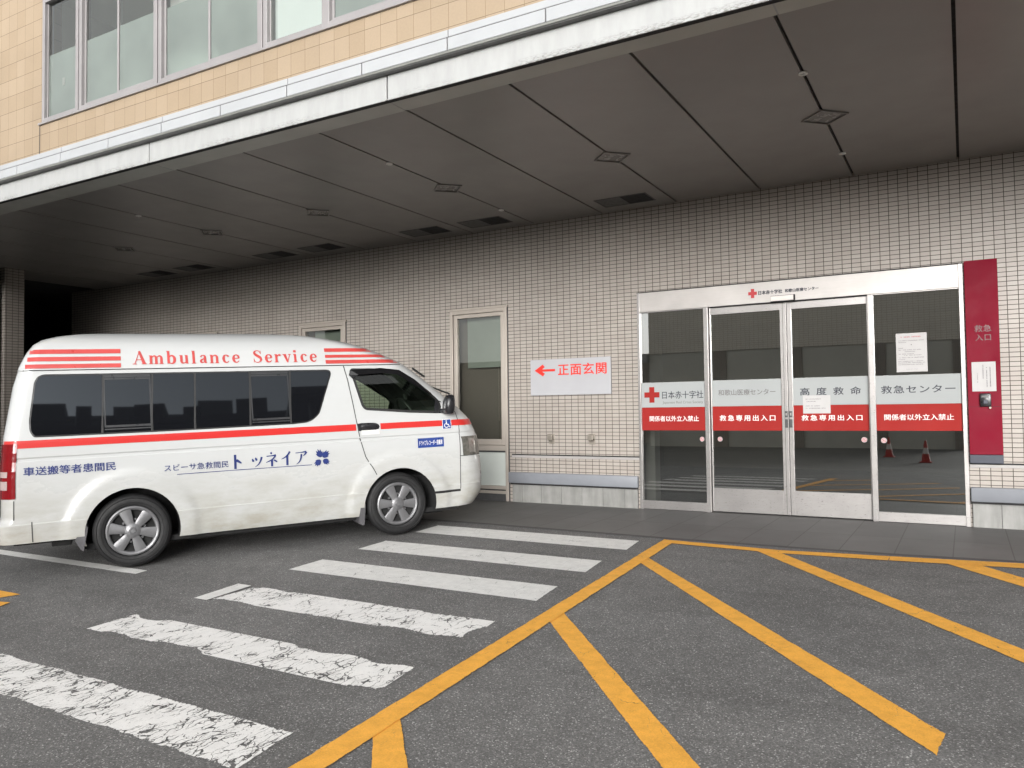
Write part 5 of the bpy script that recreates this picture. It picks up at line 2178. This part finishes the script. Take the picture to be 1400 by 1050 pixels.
def serif_text(mb, txt, x0, x1, z0, z1, fn, mat):
    gap = .115
    adv, tot = [], 0
    for ch in txt:
        s, a = serif_glyph(ch)
        adv.append((tot, s))
        tot += a + gap
    tot -= gap
    k = (x1 - x0) / tot
    h = z1 - z0
    q = 0
    for off, s in adv:
        for stroke in s:
            q += 1
            lift = (q % 7) * 0.00012
            f2 = lambda x, z, l=lift: (lambda p: (p[0], p[1] - l, p[2]))(fn(x, z))
            # widths are scaled with the letter height; the condensed x keeps stems slim
            ribbon(mb, [(x0 + (off + x) * k, z0 + z * h, w_ * (k * .60 + h * .42)) for x, z, w_ in stroke], f2, mat, 4)


def brush_kana(mb, x0, x1, z0, z1, fn, mat):
    """five katakana in a brush-like face, drawn in a 5 x 1 box"""
    S_ = [
        # ト
        [(.13, .0, .17), (.13, 1.0, .17)], [(.20, .62, .20), (.36, .50, .17), (.52, .38, .08)],
        # ッ
        [(1.22, .62, .06), (1.27, .50, .15), (1.30, .42, .11)], [(1.42, .70, .06), (1.48, .57, .16), (1.51, .48, .10)], [(1.84, .72, .15), (1.76, .45, .12), (1.62, .22, .08), (1.40, .03, .03)],
        # ネ
        [(2.43, 1.0, .13), (2.51, .90, .12)], [(2.16, .74, .07), (2.5, .76, .08), (2.78, .79, .13)], [(2.76, .78, .13), (2.62, .58, .11), (2.40, .42, .09), (2.12, .30, .04)], [(2.51, .48, .15), (2.51, .0, .15)], [(2.62, .46, .07), (2.75, .38, .12), (2.86, .28, .07)],
        # イ
        [(3.72, .98, .15), (3.58, .76, .12), (3.38, .58, .09), (3.14, .46, .04)], [(3.53, .72, .16), (3.53, .0, .16)],
        # ア
        [(4.10, .84, .06), (4.5, .86, .07), (4.84, .90, .14)], [(4.86, .88, .16), (4.74, .70, .11), (4.62, .60, .04)], [(4.50, .74, .13), (4.46, .44, .12), (4.34, .18, .08), (4.14, .02, .03)],
    ]
    for i, s in enumerate(S_):
        l = (i % 4) * .00012
        f2 = lambda x, z, l=l: (lambda p: (p[0], p[1] - l, p[2]))(fn(x, z))
        ribbon(mb, [(x0 + (x1 - x0) * p[0] / 4.95, z0 + (z1 - z0) * p[1], p[2] * (z1 - z0) * .95) for p in s], f2, mat, 5)


def wings(mb, cx, cz, fn, mat):
    """four feathered petals around a centre"""
    i = 0
    for ang, ln in ((46, .105), (112, .108), (-36, .092), (222, .098)):
        for k, (da, l2, w0) in enumerate(((-26, .72, .020), (-13, .92, .022), (0, 1.0, .024), (13, .94, .022), (26, .74, .020))):
            a = R(ang + da)
            a0 = R(ang + da * .35)
            i += 1
            l = (i % 6) * .00012
            f2 = lambda x, z, l=l: (lambda p: (p[0], p[1] - l, p[2]))(fn(x, z))
            b = (cx + .020 * math.cos(a0), cz + .020 * math.sin(a0))
            e = (cx + ln * l2 * math.cos(a), cz + ln * l2 * math.sin(a))
            mid = ((b[0] * .45 + e[0] * .55), (b[1] * .45 + e[1] * .55))
            ribbon(mb, [(*b, .010), (*mid, w0), (*e, .004)], f2, mat, 4)


def wheelchair(mb, cx, cz, r, fn, mat):
    def F(i):
        return lambda x, z: (lambda p: (p[0], p[1] - .00015 * i, p[2]))(fn(x, z))
    # head
    ribbon(mb, [(cx - .006 - r * .12, cz + r * .76, r * .26), (cx - .006 + r * .12, cz + r * .76, r * .26)], F(0), mat)
    # wheel arc
    pts = []
    for k in range(13):
        t = R(110 + 235 * k / 12)
        pts.append((cx - r * .12 + r * .48 * math.cos(t), cz - r * .32 + r * .48 * math.sin(t), r * .17))
    ribbon(mb, pts, F(1), mat, 2)
    ribbon(mb, [(cx - r * .14, cz + r * .56, r * .20), (cx - r * .05, cz - r * .1, r * .22)], F(2), mat)
    ribbon(mb, [(cx - r * .05, cz - r * .10, r * .16), (cx + r * .40, cz - r * .10, r * .16), (cx + r * .62, cz - r * .70, r * .16), (cx + r * .85, cz - r * .62, r * .15)], F(3), mat, 2)


MAT['sliderframe'] = simple('dark_slider_frame', (0.03, 0.031, 0.033), 0.35, 0.2, 0.1)
MAT['visor'] = simple('smoked_visor', (0.008, 0.008, 0.009), 0.12, 0, 0.1)
MAT['pocketgrey'] = simple('handle_recess_paint', (0.62, 0.62, 0.60), 0.3, 0, 0.04)
MAT['lens_dark'] = simple('dark_lens_rib', (0.10, 0.004, 0.006), 0.2, 0, 0.1)
MAT['flap'] = simple('grey_mud_flap', (0.075, 0.073, 0.078), 0.7, 0, 0.2, 10)
VAN = build_van()


# ------------------------------------------------------------------ what stands behind the camera (seen in the glass)
MAT['darkfar'] = simple('dark_far_cladding', (0.06, 0.055, 0.05), 0.8, 0, 0.15, 0.4)
MAT['farwin'] = simple('dull_far_window', (0.09, 0.09, 0.09), 0.5, 0, 0.1, 1)


def far_building(name, label, x, y, rot, w_, d_, h, mat, floors, bays, base=None):
    o = empty(name, (x, y, -0.6), rot)
    tag(o, label, 'building')
    m = MB()
    m.box(-w_ / 2, w_ / 2, -d_ / 2, d_ / 2, 0, h)
    m.box(-w_ / 2 - .1, w_ / 2 + .1, -d_ / 2 - .1, d_ / 2 + .1, h, h + .5)
    m.build('wall', mat, o)
    rng = random.Random(len(name))
    for k in range(5):
        x0_ = -w_ / 2 + w_ * (k + rng.uniform(.05, .3)) / 5
        m = MB()
        m.box(x0_, x0_ + w_ * rng.uniform(.06, .14), -d_ * .2, d_ * .45, h + .5, h + .5 + rng.uniform(.5, 1.9))
        m.build('plant_room', mat, o)
    fh = h / floors
    for f in range(floors):
        m = MB()
        for k in range(bays):
            a = -w_ / 2 + w_ * (k + .2) / bays
            b = -w_ / 2 + w_ * (k + .8) / bays
            m.box(a, b, d_ / 2 + .01, d_ / 2 + .05, f * fh + fh * .35, f * fh + fh * .78)
        m.build('window', 'farwin', o)
    return o


def build_opposite():
    o = empty('opposite_wing', (-2, -27, -0.6))
    tag(o, 'grey tiled wing across the forecourt over a pale ground floor', 'building')
    m = MB()
    m.box(-11.5, 2.3, -6, 0.0, 4.6, 6.9, 0)
    m.build('tile_wall', 'tile_opp', o)
    m = MB()
    m.box(-11.5, 2.3, -6, -0.04, 0, 4.6, 0)
    m.build('ground_floor', 'concrete', o)
    m = MB()
    for x in (-8.0, -4.6, -1.2, 1.9):
        m.box(x - .3, x + .3, -.039, .06, 0, 4.6)
    m.build('pillar', 'tile_far', o)
    m = MB()
    m.box(-11.9, -11.51, -6, .3, 4.2, 4.6)
    m.box(-11.5, 2.3, 0.001, .05, 6.85, 7.0)
    m.build('beam', 'band', o)
    # low garden wall on the far left
    m = MB()
    m.box(-50, -14.2, -30.2, -29.9, -.6, 4.1)
    m.box(-50, -14.2, -30.3, -29.8, 4.1, 4.25)
    w2 = m.build('boundary_wall', 'tile_far')
    tag(w2, 'long grey tiled boundary wall across the forecourt', 'wall')


build_opposite()
far_building('office_block', 'brown office block across the road to the east', 52, -30, R(66), 20, 12, 20.0, 'darkfar', 6, 9)
far_building('apartment_block', 'tall dark apartment block beyond the road to the south-east', 42, -40, R(54), 9, 9, 18.6, 'darkfar', 8, 6)
far_building('ward_block', 'long pale ward block beyond the forecourt', 68, -51, R(58), 46, 14, 27.6, 'concrete_d', 8, 14)


def build_canopy():
    o = empty('forecourt_canopy', (25, -12.5, -0.6), R(64))
    tag(o, 'thin flat canopy roof on four posts beyond the forecourt to the east', 'canopy')
    m = MB()
    m.bbox(-3.6, 5.0, -4, 4, 11.6, 12.0, .05)
    m.build('roof_slab', 'darkfar', o)
    for x, y in ((-2.6, -3), (-2.6, 3), (4, -3), (4, 3)):
        m = MB()
        m.lathe([(.16, 0), (.16, 11.6)], 14, 'z', (x, y, 0))
        m.build('post', 'darkfar', o, smooth=40)


build_canopy()


def cone(x, y, label):
    o = empty('traffic_cone', (x, y, road_z(y)))
    tag(o, label, 'traffic cone', 'red cones across the forecourt')
    m = MB()
    m.bbox(-.18, .18, -.18, .18, 0, .03, .008)
    m.build('base', 'conered', o)
    m = MB()
    m.lathe([(.135, .03), (.095, .28)], 24, 'z', (0, 0, 0), 0)
    m.lathe([(.095, .28), (.065, .47)], 24, 'z', (0, 0, 0), 1)
    m.lathe([(.065, .47), (.03, .70), (.0, .705)], 24, 'z', (0, 0, 0), 0)
    m.build('cone_body', ['conered', 'textwhite'], o, smooth=40)


cone(-1.15, -18.5, 'red cone with white collar standing alone nearer the entrance')
cone(-2.4, -21.0, 'red cone with white collar farther off by the pale ground floor')
cone(0.6, -21.2, 'red cone with white collar at the end of the row')
